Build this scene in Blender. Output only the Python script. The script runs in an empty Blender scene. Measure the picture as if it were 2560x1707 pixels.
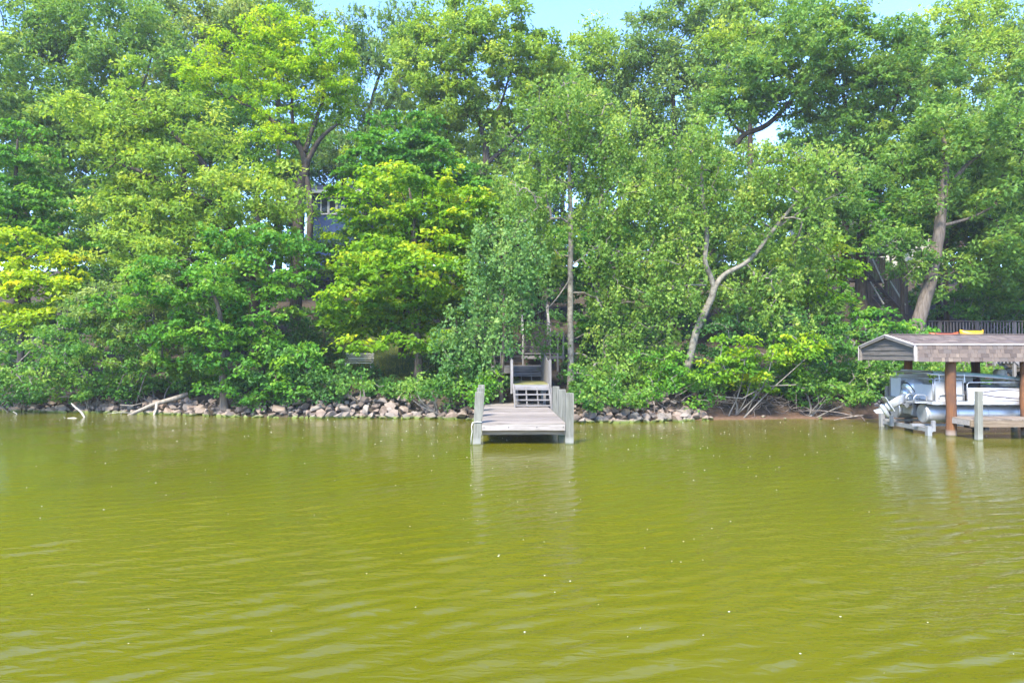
import bpy, bmesh, math, random
import numpy as np
from mathutils import Vector, Matrix

R = math.radians
random.seed(7)
rng = np.random.default_rng(7)
scene = bpy.context.scene
COL = scene.collection

# ------------------------------------------------------------------ camera
CAM_Z = 2.40
F = 1707.0
PITCH = math.atan((885.0 - 853.5) / F)
cam_data = bpy.data.cameras.new('camera')
cam_data.sensor_width = 36.0
cam_data.lens = 24.0
cam_data.clip_start = 0.1
cam_data.clip_end = 3000.0
cam = bpy.data.objects.new('camera', cam_data)
COL.objects.link(cam)
cam.location = (0, 0, CAM_Z)
cam.rotation_euler = (R(90) + PITCH, 0, 0)
scene.camera = cam

# ------------------------------------------------------------------ light
SUN_ELEV = R(50)
SUN_AZ = R(-152)          # measured from +Y towards +X (negative = towards the left)
world = bpy.data.worlds.new('World')
scene.world = world
world.use_nodes = True
wn = world.node_tree
for n in list(wn.nodes):
    wn.nodes.remove(n)
sky = wn.nodes.new('ShaderNodeTexSky')
sky.sky_type = 'NISHITA'
sky.sun_disc = False
sky.sun_elevation = SUN_ELEV
sky.sun_rotation = SUN_AZ
sky.altitude = 1000.0
sky.air_density = 1.0
sky.dust_density = 0.2
sky.ozone_density = 3.0
bg = wn.nodes.new('ShaderNodeBackground')
bg.inputs['Strength'].default_value = 0.15
wo = wn.nodes.new('ShaderNodeOutputWorld')
hs_n = wn.nodes.new('ShaderNodeHueSaturation')
hs_n.inputs['Hue'].default_value = 0.512
hs_n.inputs['Saturation'].default_value = 1.15
wn.links.new(sky.outputs[0], hs_n.inputs['Color'])
wn.links.new(hs_n.outputs[0], bg.inputs['Color'])
wn.links.new(bg.outputs[0], wo.inputs['Surface'])

sun_data = bpy.data.lights.new('sun', 'SUN')
sun_data.energy = 2.5
sun_data.angle = R(12)
sun_data.color = (1.0, 0.925, 0.79)
sun = bpy.data.objects.new('sun', sun_data)
COL.objects.link(sun)
sd = Vector((math.sin(SUN_AZ) * math.cos(SUN_ELEV), math.cos(SUN_AZ) * math.cos(SUN_ELEV), math.sin(SUN_ELEV)))
sun.rotation_euler = sd.to_track_quat('Z', 'Y').to_euler()
sun.location = sd * 80

scene.view_settings.view_transform = 'Standard'
scene.view_settings.look = 'None'
scene.view_settings.gamma = 1.0
scene.view_settings.use_curve_mapping = False
scene.view_settings.exposure = 2.5
scene.render.engine = 'CYCLES'
scene.cycles.max_bounces = 8
scene.cycles.diffuse_bounces = 5
scene.cycles.glossy_bounces = 3
scene.cycles.transmission_bounces = 5
scene.cycles.transparent_max_bounces = 6
scene.cycles.caustics_reflective = False
scene.cycles.caustics_refractive = False

# ------------------------------------------------------------------ helpers
CA, SA = math.cos(PITCH), math.sin(PITCH)


def P(x, y, d):
    """point at distance d (along +Y) seen at pixel x, y of the 2560 x 1707 photograph"""
    u = (x - 1280.0) / F
    v = (853.5 - y) / F
    dx, dy, dz = u, CA - v * SA, SA + v * CA
    k = d / dy
    return Vector((dx * k, d, CAM_Z + dz * k))


S2 = 2560.0 / 2352.0


def Q(x, y, d):
    return P(x * S2, y * S2, d)


def link(o, parent=None):
    COL.objects.link(o)
    if parent is not None:
        o.parent = parent
    return o


def tag(o, label=None, cat=None, group=None, kind=None):
    if label:
        o['label'] = label
    if cat:
        o['category'] = cat
    if group:
        o['group'] = group
    if kind:
        o['kind'] = kind
    return o


def empty(name, loc=(0, 0, 0), rz=0.0, label=None, cat=None, group=None):
    o = bpy.data.objects.new(name, None)
    o.location = loc
    o.rotation_euler = (0, 0, rz)
    o.empty_display_size = 0.2
    link(o)
    return tag(o, label, cat, group)


class MB:
    def __init__(self):
        self.v = []
        self.f = []

    def add(self, verts, faces):
        b = len(self.v)
        self.v.extend([tuple(p) for p in verts])
        self.f.extend([tuple(b + i for i in fc) for fc in faces])
        return self

    def box(self, c, s, rot=None):
        hx, hy, hz = s[0] / 2, s[1] / 2, s[2] / 2
        vs = [Vector((sx * hx, sy * hy, sz * hz)) for sz in (-1, 1) for sy in (-1, 1) for sx in (-1, 1)]
        if rot is not None:
            vs = [rot @ p for p in vs]
        c = Vector(c)
        vs = [p + c for p in vs]
        return self.add(vs, [(0, 2, 3, 1), (4, 5, 7, 6), (0, 1, 5, 4), (2, 6, 7, 3), (0, 4, 6, 2), (1, 3, 7, 5)])

    def bar(self, a, b, w, h):
        """rectangular bar from a to b, w wide (horizontal), h high"""
        a, b = Vector(a), Vector(b)
        d = b - a
        L = d.length
        x = d / L
        up = Vector((0, 0, 1)) if abs(x.z) < 0.98 else Vector((0, 1, 0))
        y = up.cross(x).normalized()
        z = x.cross(y)
        m = Matrix((x, y, z)).transposed()
        return self.box((a + b) / 2, (L, w, h), m)

    def tube(self, pts, radii, sides=6, cap=True):
        pts = [Vector(p) for p in pts]
        n = len(pts)
        if not hasattr(radii, '__len__'):
            radii = [radii] * n
        rings = []
        prev = None
        for i in range(n):
            t = (pts[min(i + 1, n - 1)] - pts[max(i - 1, 0)])
            t = t.normalized() if t.length > 1e-9 else Vector((0, 0, 1))
            if prev is None:
                a = Vector((1, 0, 0)) if abs(t.x) < 0.9 else Vector((0, 1, 0))
                u = t.cross(a).normalized()
            else:
                u = (prev - t * prev.dot(t))
                u = u.normalized() if u.length > 1e-6 else t.orthogonal().normalized()
            prev = u
            w = t.cross(u)
            rings.append([pts[i] + (u * math.cos(2 * math.pi * k / sides) + w * math.sin(2 * math.pi * k / sides)) * radii[i] for k in range(sides)])
        vs = [p for r_ in rings for p in r_]
        fs = []
        for i in range(n - 1):
            for k in range(sides):
                k2 = (k + 1) % sides
                fs.append((i * sides + k, i * sides + k2, (i + 1) * sides + k2, (i + 1) * sides + k))
        if cap:
            fs.append(tuple(range(sides - 1, -1, -1)))
            fs.append(tuple((n - 1) * sides + k for k in range(sides)))
        return self.add(vs, fs)

    def prism(self, poly, axis_vec, mapf):
        """extrude closed poly (list of 2d) mapped by mapf(a,b,0/1)"""
        n = len(poly)
        vs = [mapf(a, b, 0) for a, b in poly] + [mapf(a, b, 1) for a, b in poly]
        fs = [tuple(range(n - 1, -1, -1)), tuple(range(n, 2 * n))]
        for i in range(n):
            j = (i + 1) % n
            fs.append((i, j, n + j, n + i))
        return self.add(vs, fs)

    def mesh(self, name, mat, smooth=False):
        me = bpy.data.meshes.new(name)
        me.from_pydata(self.v, [], self.f)
        if mat is not None:
            me.materials.append(mat)
        bm = bmesh.new()
        bm.from_mesh(me)
        bmesh.ops.recalc_face_normals(bm, faces=bm.faces)
        bm.to_mesh(me)
        bm.free()
        if smooth:
            me.polygons.foreach_set('use_smooth', [True] * len(me.polygons))
        me.update()
        return me

    def build(self, name, mat, parent=None, smooth=False, **kw):
        o = bpy.data.objects.new(name, self.mesh(name, mat, smooth))
        link(o, parent)
        return tag(o, **kw) if kw else o


def inst(name, me, parent, loc=(0, 0, 0), rot=(0, 0, 0), sc=(1, 1, 1)):
    o = bpy.data.objects.new(name, me)
    o.location = loc
    o.rotation_euler = rot
    o.scale = sc
    return link(o, parent)


def np_mesh(name, verts, quads, mat, attrs=None, smooth=False):
    """fast mesh from numpy: verts (n,3), quads (m,4) or tris (m,3)"""
    me = bpy.data.meshes.new(name)
    k = quads.shape[1]
    me.vertices.add(len(verts))
    me.vertices.foreach_set('co', np.ascontiguousarray(verts, dtype=np.float32).ravel())
    me.loops.add(quads.size)
    me.loops.foreach_set('vertex_index', np.ascontiguousarray(quads, dtype=np.int32).ravel())
    me.polygons.add(len(quads))
    me.polygons.foreach_set('loop_start', np.arange(0, quads.size, k, dtype=np.int32))
    if smooth:
        me.polygons.foreach_set('use_smooth', np.ones(len(quads), dtype=bool))
    else:
        me.polygons.foreach_set('use_smooth', np.zeros(len(quads), dtype=bool))
    if attrs:
        for an, (dom, arr) in attrs.items():
            at = me.attributes.new(an, 'FLOAT', dom)
            at.data.foreach_set('value', np.ascontiguousarray(arr, dtype=np.float32))
    if mat is not None:
        me.materials.append(mat)
    me.update(calc_edges=True)
    return me


# ------------------------------------------------------------------ materials
def new_mat(name):
    m = bpy.data.materials.new(name)
    m.use_nodes = True
    nt = m.node_tree
    for n in list(nt.nodes):
        nt.nodes.remove(n)
    out = nt.nodes.new('ShaderNodeOutputMaterial')
    return m, nt, out


def nd(nt, typ, **kw):
    n = nt.nodes.new(typ)
    for k, v in kw.items():
        if k in n.inputs:
            n.inputs[k].default_value = v
        else:
            setattr(n, k, v)
    return n


def ramp(nt, fac, stops):
    r = nt.nodes.new('ShaderNodeValToRGB')
    e = r.color_ramp.elements
    while len(e) < len(stops):
        e.new(0.5)
    for i, (p, c) in enumerate(stops):
        e[i].position = p
        e[i].color = (c[0], c[1], c[2], 1)
    nt.links.new(fac, r.inputs['Fac'])
    return r


def coords(nt, space='Object', scale=(1, 1, 1), randomize=True):
    tc = nt.nodes.new('ShaderNodeTexCoord')
    mp = nt.nodes.new('ShaderNodeMapping')
    mp.inputs['Scale'].default_value = scale
    nt.links.new(tc.outputs[space], mp.inputs['Vector'])
    if randomize:
        oi = nt.nodes.new('ShaderNodeObjectInfo')
        mu = nt.nodes.new('ShaderNodeMath')
        mu.operation = 'MULTIPLY'
        mu.inputs[1].default_value = 37.0
        nt.links.new(oi.outputs['Random'], mu.inputs[0])
        nt.links.new(mu.outputs[0], mp.inputs['Location'])
    return mp


def mixc(nt, fac, a, b, mode='MIX'):
    m = nt.nodes.new('ShaderNodeMix')
    m.data_type = 'RGBA'
    m.blend_type = mode
    if isinstance(fac, (int, float)):
        m.inputs[0].default_value = fac
    else:
        nt.links.new(fac, m.inputs[0])
    for sock, val in ((m.inputs[6], a), (m.inputs[7], b)):
        if isinstance(val, (tuple, list)):
            sock.default_value = (val[0], val[1], val[2], 1)
        else:
            nt.links.new(val, sock)
    return m.outputs[2]


def wood(name, cols, axis='X', rough=0.85, scale=1.0, rnd=0.25, stain=None, zband=None):
    m, nt, out = new_mat(name)
    cols = [tuple(v * 0.60 for v in c) for c in cols]
    g = 26 * scale
    sc = {'X': (1.6, g, g), 'Y': (g, 1.6, g), 'Z': (g, g, 1.6)}[axis]
    mp = coords(nt, 'Object', sc)
    n1 = nd(nt, 'ShaderNodeTexNoise', Scale=1.0, Detail=6.0, Roughness=0.65)
    nt.links.new(mp.outputs[0], n1.inputs['Vector'])
    mp2 = coords(nt, 'Object', (2.3, 2.3, 2.3))
    n2 = nd(nt, 'ShaderNodeTexNoise', Scale=1.0, Detail=4.0)
    nt.links.new(mp2.outputs[0], n2.inputs['Vector'])
    r = ramp(nt, n1.outputs['Fac'], [(0.25, cols[0]), (0.5, cols[1]), (0.75, cols[2])])
    col = mixc(nt, n2.outputs['Fac'], (0.6, 0.6, 0.58), (1.25, 1.22, 1.2))
    c = mixc(nt, 0.55, r.outputs[0], col, 'MULTIPLY')
    oi = nt.nodes.new('ShaderNodeObjectInfo')
    mr = nt.nodes.new('ShaderNodeMapRange')
    mr.inputs['To Min'].default_value = 1 - rnd
    mr.inputs['To Max'].default_value = 1 + rnd
    nt.links.new(oi.outputs['Random'], mr.inputs['Value'])
    vm = nt.nodes.new('ShaderNodeVectorMath')
    vm.operation = 'SCALE'
    nt.links.new(c, vm.inputs[0])
    nt.links.new(mr.outputs[0], vm.inputs['Scale'])
    c = vm.outputs[0]
    if stain is not None:
        n3 = nd(nt, 'ShaderNodeTexNoise', Scale=3.0, Detail=5.0)
        mp3 = coords(nt, 'Object', (1, 1, 1))
        nt.links.new(mp3.outputs[0], n3.inputs['Vector'])
        rr = ramp(nt, n3.outputs['Fac'], [(0.45, (0, 0, 0)), (0.65, (1, 1, 1))])
        c = mixc(nt, rr.outputs[0], c, stain)
    if zband is not None:
        geo = nt.nodes.new('ShaderNodeNewGeometry')
        sx = nt.nodes.new('ShaderNodeSeparateXYZ')
        nt.links.new(geo.outputs['Position'], sx.inputs[0])
        ad = nt.nodes.new('ShaderNodeMath')
        ad.operation = 'MULTIPLY_ADD'
        ad.inputs[1].default_value = 0.12
        nt.links.new(n2.outputs['Fac'], ad.inputs[0])
        nt.links.new(sx.outputs['Z'], ad.inputs[2])
        zr = ramp(nt, ad.outputs[0], zband)
        al = ramp(nt, ad.outputs[0], [(0.20, (0.75,) * 3), (0.27, (0, 0, 0))])
        c = mixc(nt, al.outputs[0], c, zr.outputs[0])
    p = nd(nt, 'ShaderNodeBsdfPrincipled', Roughness=rough)
    p.inputs['Specular IOR Level'].default_value = 0.25
    nt.links.new(c, p.inputs['Base Color'])
    bp = nd(nt, 'ShaderNodeBump', Strength=0.5, Distance=0.006)
    nt.links.new(n1.outputs['Fac'], bp.inputs['Height'])
    nt.links.new(bp.outputs[0], p.inputs['Normal'])
    nt.links.new(p.outputs[0], out.inputs[0])
    return m


def simple(name, col_, rough=0.5, metal=0.0, var=0.0, vscale=6.0, bump=0.0, spec=0.5):
    m, nt, out = new_mat(name)
    col = tuple(v * (0.72 if metal < 0.3 else 0.85) for v in col_)
    p = nd(nt, 'ShaderNodeBsdfPrincipled', Roughness=rough, Metallic=metal)
    p.inputs['Specular IOR Level'].default_value = spec
    p.inputs['Base Color'].default_value = (*col, 1)
    if var > 0 or bump > 0:
        mp = coords(nt, 'Object', (1, 1, 1))
        n1 = nd(nt, 'ShaderNodeTexNoise', Scale=vscale, Detail=6.0, Roughness=0.6)
        nt.links.new(mp.outputs[0], n1.inputs['Vector'])
        r = ramp(nt, n1.outputs['Fac'], [(0.3, tuple(c * (1 - var) for c in col)), (0.7, tuple(min(1, c * (1 + var)) for c in col))])
        nt.links.new(r.outputs[0], p.inputs['Base Color'])
        if bump > 0:
            bp = nd(nt, 'ShaderNodeBump', Strength=bump, Distance=0.02)
            nt.links.new(n1.outputs['Fac'], bp.inputs['Height'])
            nt.links.new(bp.outputs[0], p.inputs['Normal'])
    nt.links.new(p.outputs[0], out.inputs[0])
    return m


def bark(name, c0, c1, c2, zs=2.0, g=9.0):
    m, nt, out = new_mat(name)
    mp = coords(nt, 'Object', (g, g, zs))
    n1 = nd(nt, 'ShaderNodeTexNoise', Scale=1.0, Detail=7.0, Roughness=0.7)
    nt.links.new(mp.outputs[0], n1.inputs['Vector'])
    mp2 = coords(nt, 'Object', (0.9, 0.9, 0.9))
    n2 = nd(nt, 'ShaderNodeTexNoise', Scale=1.5, Detail=3.0)
    nt.links.new(mp2.outputs[0], n2.inputs['Vector'])
    r = ramp(nt, n1.outputs['Fac'], [(0.3, c0), (0.5, c1), (0.72, c2)])
    c = mixc(nt, n2.outputs['Fac'], (0.65, 0.65, 0.65), (1.2, 1.2, 1.15))
    c = mixc(nt, 0.7, r.outputs[0], c, 'MULTIPLY')
    p = nd(nt, 'ShaderNodeBsdfPrincipled', Roughness=0.9)
    p.inputs['Specular IOR Level'].default_value = 0.2
    nt.links.new(c, p.inputs['Base Color'])
    bp = nd(nt, 'ShaderNodeBump', Strength=0.8, Distance=0.03)
    nt.links.new(n1.outputs['Fac'], bp.inputs['Height'])
    nt.links.new(bp.outputs[0], p.inputs['Normal'])
    nt.links.new(p.outputs[0], out.inputs[0])
    return m


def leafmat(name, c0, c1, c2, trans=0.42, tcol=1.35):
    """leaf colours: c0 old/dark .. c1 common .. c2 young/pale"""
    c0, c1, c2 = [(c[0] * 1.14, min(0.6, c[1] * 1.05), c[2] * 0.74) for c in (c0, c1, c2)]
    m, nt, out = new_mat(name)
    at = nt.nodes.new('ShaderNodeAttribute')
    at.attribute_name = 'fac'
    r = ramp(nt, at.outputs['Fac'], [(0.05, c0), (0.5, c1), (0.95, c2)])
    p = nd(nt, 'ShaderNodeBsdfPrincipled', Roughness=0.5)
    p.inputs['Specular IOR Level'].default_value = 0.25
    nt.links.new(r.outputs[0], p.inputs['Base Color'])
    tr = nt.nodes.new('ShaderNodeBsdfTranslucent')
    tc = mixc(nt, 1.0, r.outputs[0], (tcol * 1.1, tcol, tcol * 0.55), 'MULTIPLY')
    nt.links.new(tc, tr.inputs['Color'])
    mx = nt.nodes.new('ShaderNodeMixShader')
    mx.inputs[0].default_value = trans
    nt.links.new(p.outputs[0], mx.inputs[1])
    nt.links.new(tr.outputs[0], mx.inputs[2])
    nt.links.new(mx.outputs[0], out.inputs[0])
    return m


M = {}
GREY = [(0.16, 0.145, 0.135), (0.33, 0.31, 0.295), (0.50, 0.475, 0.46)]
M['deck'] = wood('deck_wood', [(0.18, 0.152, 0.125), (0.36, 0.312, 0.265), (0.51, 0.45, 0.39)], 'X', rnd=0.22)
M['fascia'] = wood('fascia_wood', [(0.24, 0.205, 0.175), (0.48, 0.43, 0.385), (0.62, 0.565, 0.51)], 'X')
M['beam'] = wood('beam_wood', [(0.16, 0.12, 0.08), (0.33, 0.25, 0.17), (0.44, 0.35, 0.25)], 'X')
M['post'] = wood('post_wood', [(0.12, 0.12, 0.095), (0.27, 0.27, 0.225), (0.40, 0.395, 0.335)], 'Z', rnd=0.12,
                 zband=[(0.07, (0.07, 0.085, 0.035)), (0.11, (0.25, 0.25, 0.215)), (0.2, (0.22, 0.22, 0.19))])
M['stair'] = wood('stair_wood', GREY, 'X', rnd=0.2)
M['stair_y'] = wood('stair_wood_side', [(0.15, 0.135, 0.12), (0.30, 0.28, 0.255), (0.45, 0.42, 0.39)], 'Z', rnd=0.2)
M['moss'] = wood('mossy_wood', [(0.17, 0.15, 0.06), (0.29, 0.26, 0.10), (0.40, 0.37, 0.20)], 'X', stain=(0.13, 0.14, 0.04))
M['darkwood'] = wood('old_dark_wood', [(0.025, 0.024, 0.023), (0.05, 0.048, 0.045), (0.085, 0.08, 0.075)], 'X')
M['brown'] = wood('brown_deck_wood', [(0.09, 0.065, 0.055), (0.19, 0.145, 0.125), (0.30, 0.24, 0.21)], 'X')
M['brown_z'] = wood('brown_baluster_wood', [(0.11, 0.08, 0.068), (0.24, 0.185, 0.16), (0.38, 0.31, 0.265)], 'Z')
M['siding'] = wood('gable_siding_wood', [(0.10, 0.09, 0.08), (0.19, 0.17, 0.15), (0.27, 0.245, 0.22)], 'Y', rnd=0.12)
M['trim'] = simple('white_trim', (0.55, 0.49, 0.46), 0.6, var=0.15)
M['trim2'] = wood('gable_trim', [(0.20, 0.175, 0.15), (0.36, 0.32, 0.28), (0.46, 0.41, 0.37)], 'Y')
M['pile'] = wood('rusty_pile', [(0.11, 0.05, 0.024), (0.27, 0.12, 0.05), (0.40, 0.20, 0.10)], 'Z', rnd=0.05,
                 stain=(0.10, 0.05, 0.03), zband=[(0.07, (0.07, 0.075, 0.04)), (0.11, (0.24, 0.21, 0.18)), (0.2, (0.20, 0.165, 0.14))])
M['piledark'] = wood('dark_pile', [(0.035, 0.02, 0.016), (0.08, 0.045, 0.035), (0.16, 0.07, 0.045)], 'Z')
M['alu'] = simple('aluminium', (0.56, 0.55, 0.54), 0.45, 0.7, var=0.12, vscale=4)
M['alu2'] = simple('dull_aluminium', (0.42, 0.42, 0.42), 0.5, 0.6, var=0.15)
M['panel'] = simple('boat_panel', (0.66, 0.65, 0.64), 0.4, 0.0, var=0.05)
M['panel2'] = simple('boat_panel_grey', (0.50, 0.495, 0.485), 0.45, 0.0, var=0.06)
M['vinyl'] = simple('seat_vinyl', (0.70, 0.69, 0.66), 0.5, var=0.05)
M['darkvinyl'] = simple('dark_vinyl', (0.10, 0.10, 0.105), 0.6)
M['black'] = simple('black_plastic', (0.02, 0.02, 0.022), 0.5)
M['decal'] = simple('decal_plum', (0.10, 0.07, 0.09), 0.4)
M['decal2'] = simple('decal_grey', (0.42, 0.40, 0.42), 0.4)
M['cowl'] = simple('outboard_silver', (0.62, 0.63, 0.65), 0.28, 0.55, var=0.08)
M['green_canvas'] = simple('folded_canvas', (0.22, 0.30, 0.26), 0.8, var=0.2)
M['rope'] = simple('white_rope', (0.6, 0.58, 0.52), 0.9, var=0.2)
M['blue'] = simple('blue_siding', (0.006, 0.046, 0.17), 0.7, var=0.15)
M['white'] = simple('white_paint', (0.78, 0.77, 0.74), 0.6, var=0.05)
M['cream'] = simple('cream_siding', (0.55, 0.50, 0.40), 0.8, var=0.08)
M['glass'] = simple('window_glass', (0.05, 0.07, 0.06), 0.06, spec=0.8)
M['roofred'] = simple('pinkish_shingle', (0.36, 0.25, 0.21), 0.9, var=0.3, vscale=12, bump=0.3)
M['yellow'] = simple('yellow_plastic', (0.75, 0.42, 0.02), 0.4, var=0.05)
M['orange'] = simple('orange_plastic', (0.55, 0.10, 0.03), 0.45, var=0.08)
M['bench'] = wood('bench_wood', [(0.55, 0.50, 0.42), (0.85, 0.80, 0.68), (1.0, 0.95, 0.82)], 'X')
M['drift'] = bark('driftwood', (0.13, 0.11, 0.085), (0.24, 0.205, 0.165), (0.34, 0.30, 0.25), 2.0, 12)
M['driftpale'] = bark('bleached_driftwood', (0.22, 0.19, 0.15), (0.34, 0.31, 0.26), (0.45, 0.41, 0.36), 2.0, 12)
M['root'] = bark('root_bark', (0.07, 0.055, 0.045), (0.16, 0.13, 0.11), (0.28, 0.24, 0.21), 4, 10)
M['bark_dark'] = bark('dark_oak_bark', (0.024, 0.02, 0.015), (0.058, 0.047, 0.036), (0.105, 0.088, 0.07))
M['bark_mid'] = bark('furrowed_bark', (0.05, 0.04, 0.03), (0.125, 0.10, 0.08), (0.20, 0.17, 0.14), 1.2, 11)
M['bark_pale'] = bark('pale_poplar_bark', (0.06, 0.054, 0.043), (0.18, 0.163, 0.13), (0.28, 0.257, 0.212), 6.0, 5)
M['twig'] = bark('twig_bark', (0.08, 0.07, 0.06), (0.19, 0.17, 0.145), (0.28, 0.25, 0.22))


def shingle_mat():
    m, nt, out = new_mat('roof_shingle')
    oi = nt.nodes.new('ShaderNodeObjectInfo')
    at = nt.nodes.new('ShaderNodeAttribute')
    at.attribute_name = 'fac'
    ad = nt.nodes.new('ShaderNodeMath')
    nt.links.new(oi.outputs['Random'], ad.inputs[0])
    nt.links.new(at.outputs['Fac'], ad.inputs[1])
    fr = nt.nodes.new('ShaderNodeMath')
    fr.operation = 'FRACT'
    nt.links.new(ad.outputs[0], fr.inputs[0])
    r = ramp(nt, fr.outputs[0], [(0.0, (0.075, 0.055, 0.046)), (0.35, (0.12, 0.09, 0.074)), (0.6, (0.15, 0.112, 0.088)), (0.85, (0.105, 0.085, 0.076)), (1.0, (0.20, 0.152, 0.115))])
    n1 = nd(nt, 'ShaderNodeTexNoise', Scale=30.0, Detail=4.0)
    mp = coords(nt, 'Object', (1, 1, 1))
    nt.links.new(mp.outputs[0], n1.inputs['Vector'])
    c = mixc(nt, n1.outputs['Fac'], (0.6, 0.6, 0.6), (1.3, 1.3, 1.3))
    c = mixc(nt, 0.6, r.outputs[0], c, 'MULTIPLY')
    p = nd(nt, 'ShaderNodeBsdfPrincipled', Roughness=0.85)
    nt.links.new(c, p.inputs['Base Color'])
    nt.links.new(p.outputs[0], out.inputs[0])
    return m


M['shingle'] = shingle_mat()


def rock_mat():
    m, nt, out = new_mat('riprap_stone')
    oi = nt.nodes.new('ShaderNodeObjectInfo')
    r = ramp(nt, oi.outputs['Random'], [(0.0, (0.125, 0.098, 0.078)), (0.3, (0.215, 0.16, 0.122)), (0.55, (0.185, 0.16, 0.132)), (0.8, (0.24, 0.175, 0.13)), (1.0, (0.225, 0.195, 0.165))])
    mp = coords(nt, 'Object', (1, 1, 1))
    n1 = nd(nt, 'ShaderNodeTexNoise', Scale=5.0, Detail=8.0, Roughness=0.65)
    nt.links.new(mp.outputs[0], n1.inputs['Vector'])
    c = mixc(nt, n1.outputs['Fac'], (0.45, 0.45, 0.45), (1.4, 1.38, 1.35))
    c = mixc(nt, 0.8, r.outputs[0], c, 'MULTIPLY')
    geo = nt.nodes.new('ShaderNodeNewGeometry')
    sx = nt.nodes.new('ShaderNodeSeparateXYZ')
    nt.links.new(geo.outputs['Position'], sx.inputs[0])
    ad = nt.nodes.new('ShaderNodeMath')
    ad.operation = 'MULTIPLY_ADD'
    ad.inputs[1].default_value = 0.1
    nt.links.new(n1.outputs['Fac'], ad.inputs[0])
    nt.links.new(sx.outputs['Z'], ad.inputs[2])
    al = ramp(nt, ad.outputs[0], [(0.09, (1, 1, 1)), (0.15, (0, 0, 0))])
    c = mixc(nt, al.outputs[0], c, (0.10, 0.13, 0.03))
    p = nd(nt, 'ShaderNodeBsdfPrincipled', Roughness=0.85)
    p.inputs['Specular IOR Level'].default_value = 0.25
    nt.links.new(c, p.inputs['Base Color'])
    bp = nd(nt, 'ShaderNodeBump', Strength=0.6, Distance=0.02)
    nt.links.new(n1.outputs['Fac'], bp.inputs['Height'])
    nt.links.new(bp.outputs[0], p.inputs['Normal'])
    nt.links.new(p.outputs[0], out.inputs[0])
    return m


M['rock'] = rock_mat()


def ground_mat():
    m, nt, out = new_mat('hillside_ground')
    mp = coords(nt, 'Object', (1, 1, 1), False)
    n1 = nd(nt, 'ShaderNodeTexNoise', Scale=9.0, Detail=8.0, Roughness=0.7)
    n2 = nd(nt, 'ShaderNodeTexNoise', Scale=0.35, Detail=4.0, Roughness=0.6)
    n3 = nd(nt, 'ShaderNodeTexVoronoi', Scale=14.0)
    for n in (n1, n2, n3):
        nt.links.new(mp.outputs[0], n.inputs['Vector'])
    litter = ramp(nt, n1.outputs['Fac'], [(0.3, (0.022, 0.018, 0.012)), (0.5, (0.048, 0.038, 0.026)), (0.7, (0.09, 0.07, 0.05))])
    grass = ramp(nt, n1.outputs['Fac'], [(0.3, (0.025, 0.038, 0.010)), (0.55, (0.055, 0.072, 0.016)), (0.75, (0.09, 0.10, 0.028))])
    at = nt.nodes.new('ShaderNodeAttribute')
    at.attribute_name = 'grass'
    ms = nt.nodes.new('ShaderNodeMath')
    ms.operation = 'MULTIPLY_ADD'
    ms.inputs[1].default_value = 0.8
    ms.inputs[2].default_value = -0.4
    nt.links.new(n2.outputs['Fac'], ms.inputs[0])
    ad = nt.nodes.new('ShaderNodeMath')
    nt.links.new(at.outputs['Fac'], ad.inputs[0])
    nt.links.new(ms.outputs[0], ad.inputs[1])
    rr = ramp(nt, ad.outputs[0], [(0.35, (0, 0, 0)), (0.6, (1, 1, 1))])
    c = mixc(nt, rr.outputs[0], litter.outputs[0], grass.outputs[0])
    at2 = nt.nodes.new('ShaderNodeAttribute')
    at2.attribute_name = 'sand'
    sand = ramp(nt, n1.outputs['Fac'], [(0.3, (0.085, 0.05, 0.032)), (0.55, (0.125, 0.077, 0.05)), (0.75, (0.165, 0.11, 0.078))])
    c = mixc(nt, at2.outputs['Fac'], c, sand.outputs[0])
    p = nd(nt, 'ShaderNodeBsdfPrincipled', Roughness=0.95)
    p.inputs['Specular IOR Level'].default_value = 0.15
    nt.links.new(c, p.inputs['Base Color'])
    bp = nd(nt, 'ShaderNodeBump', Strength=0.7, Distance=0.05)
    nt.links.new(n1.outputs['Fac'], bp.inputs['Height'])
    nt.links.new(bp.outputs[0], p.inputs['Normal'])
    nt.links.new(p.outputs[0], out.inputs[0])
    return m


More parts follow.
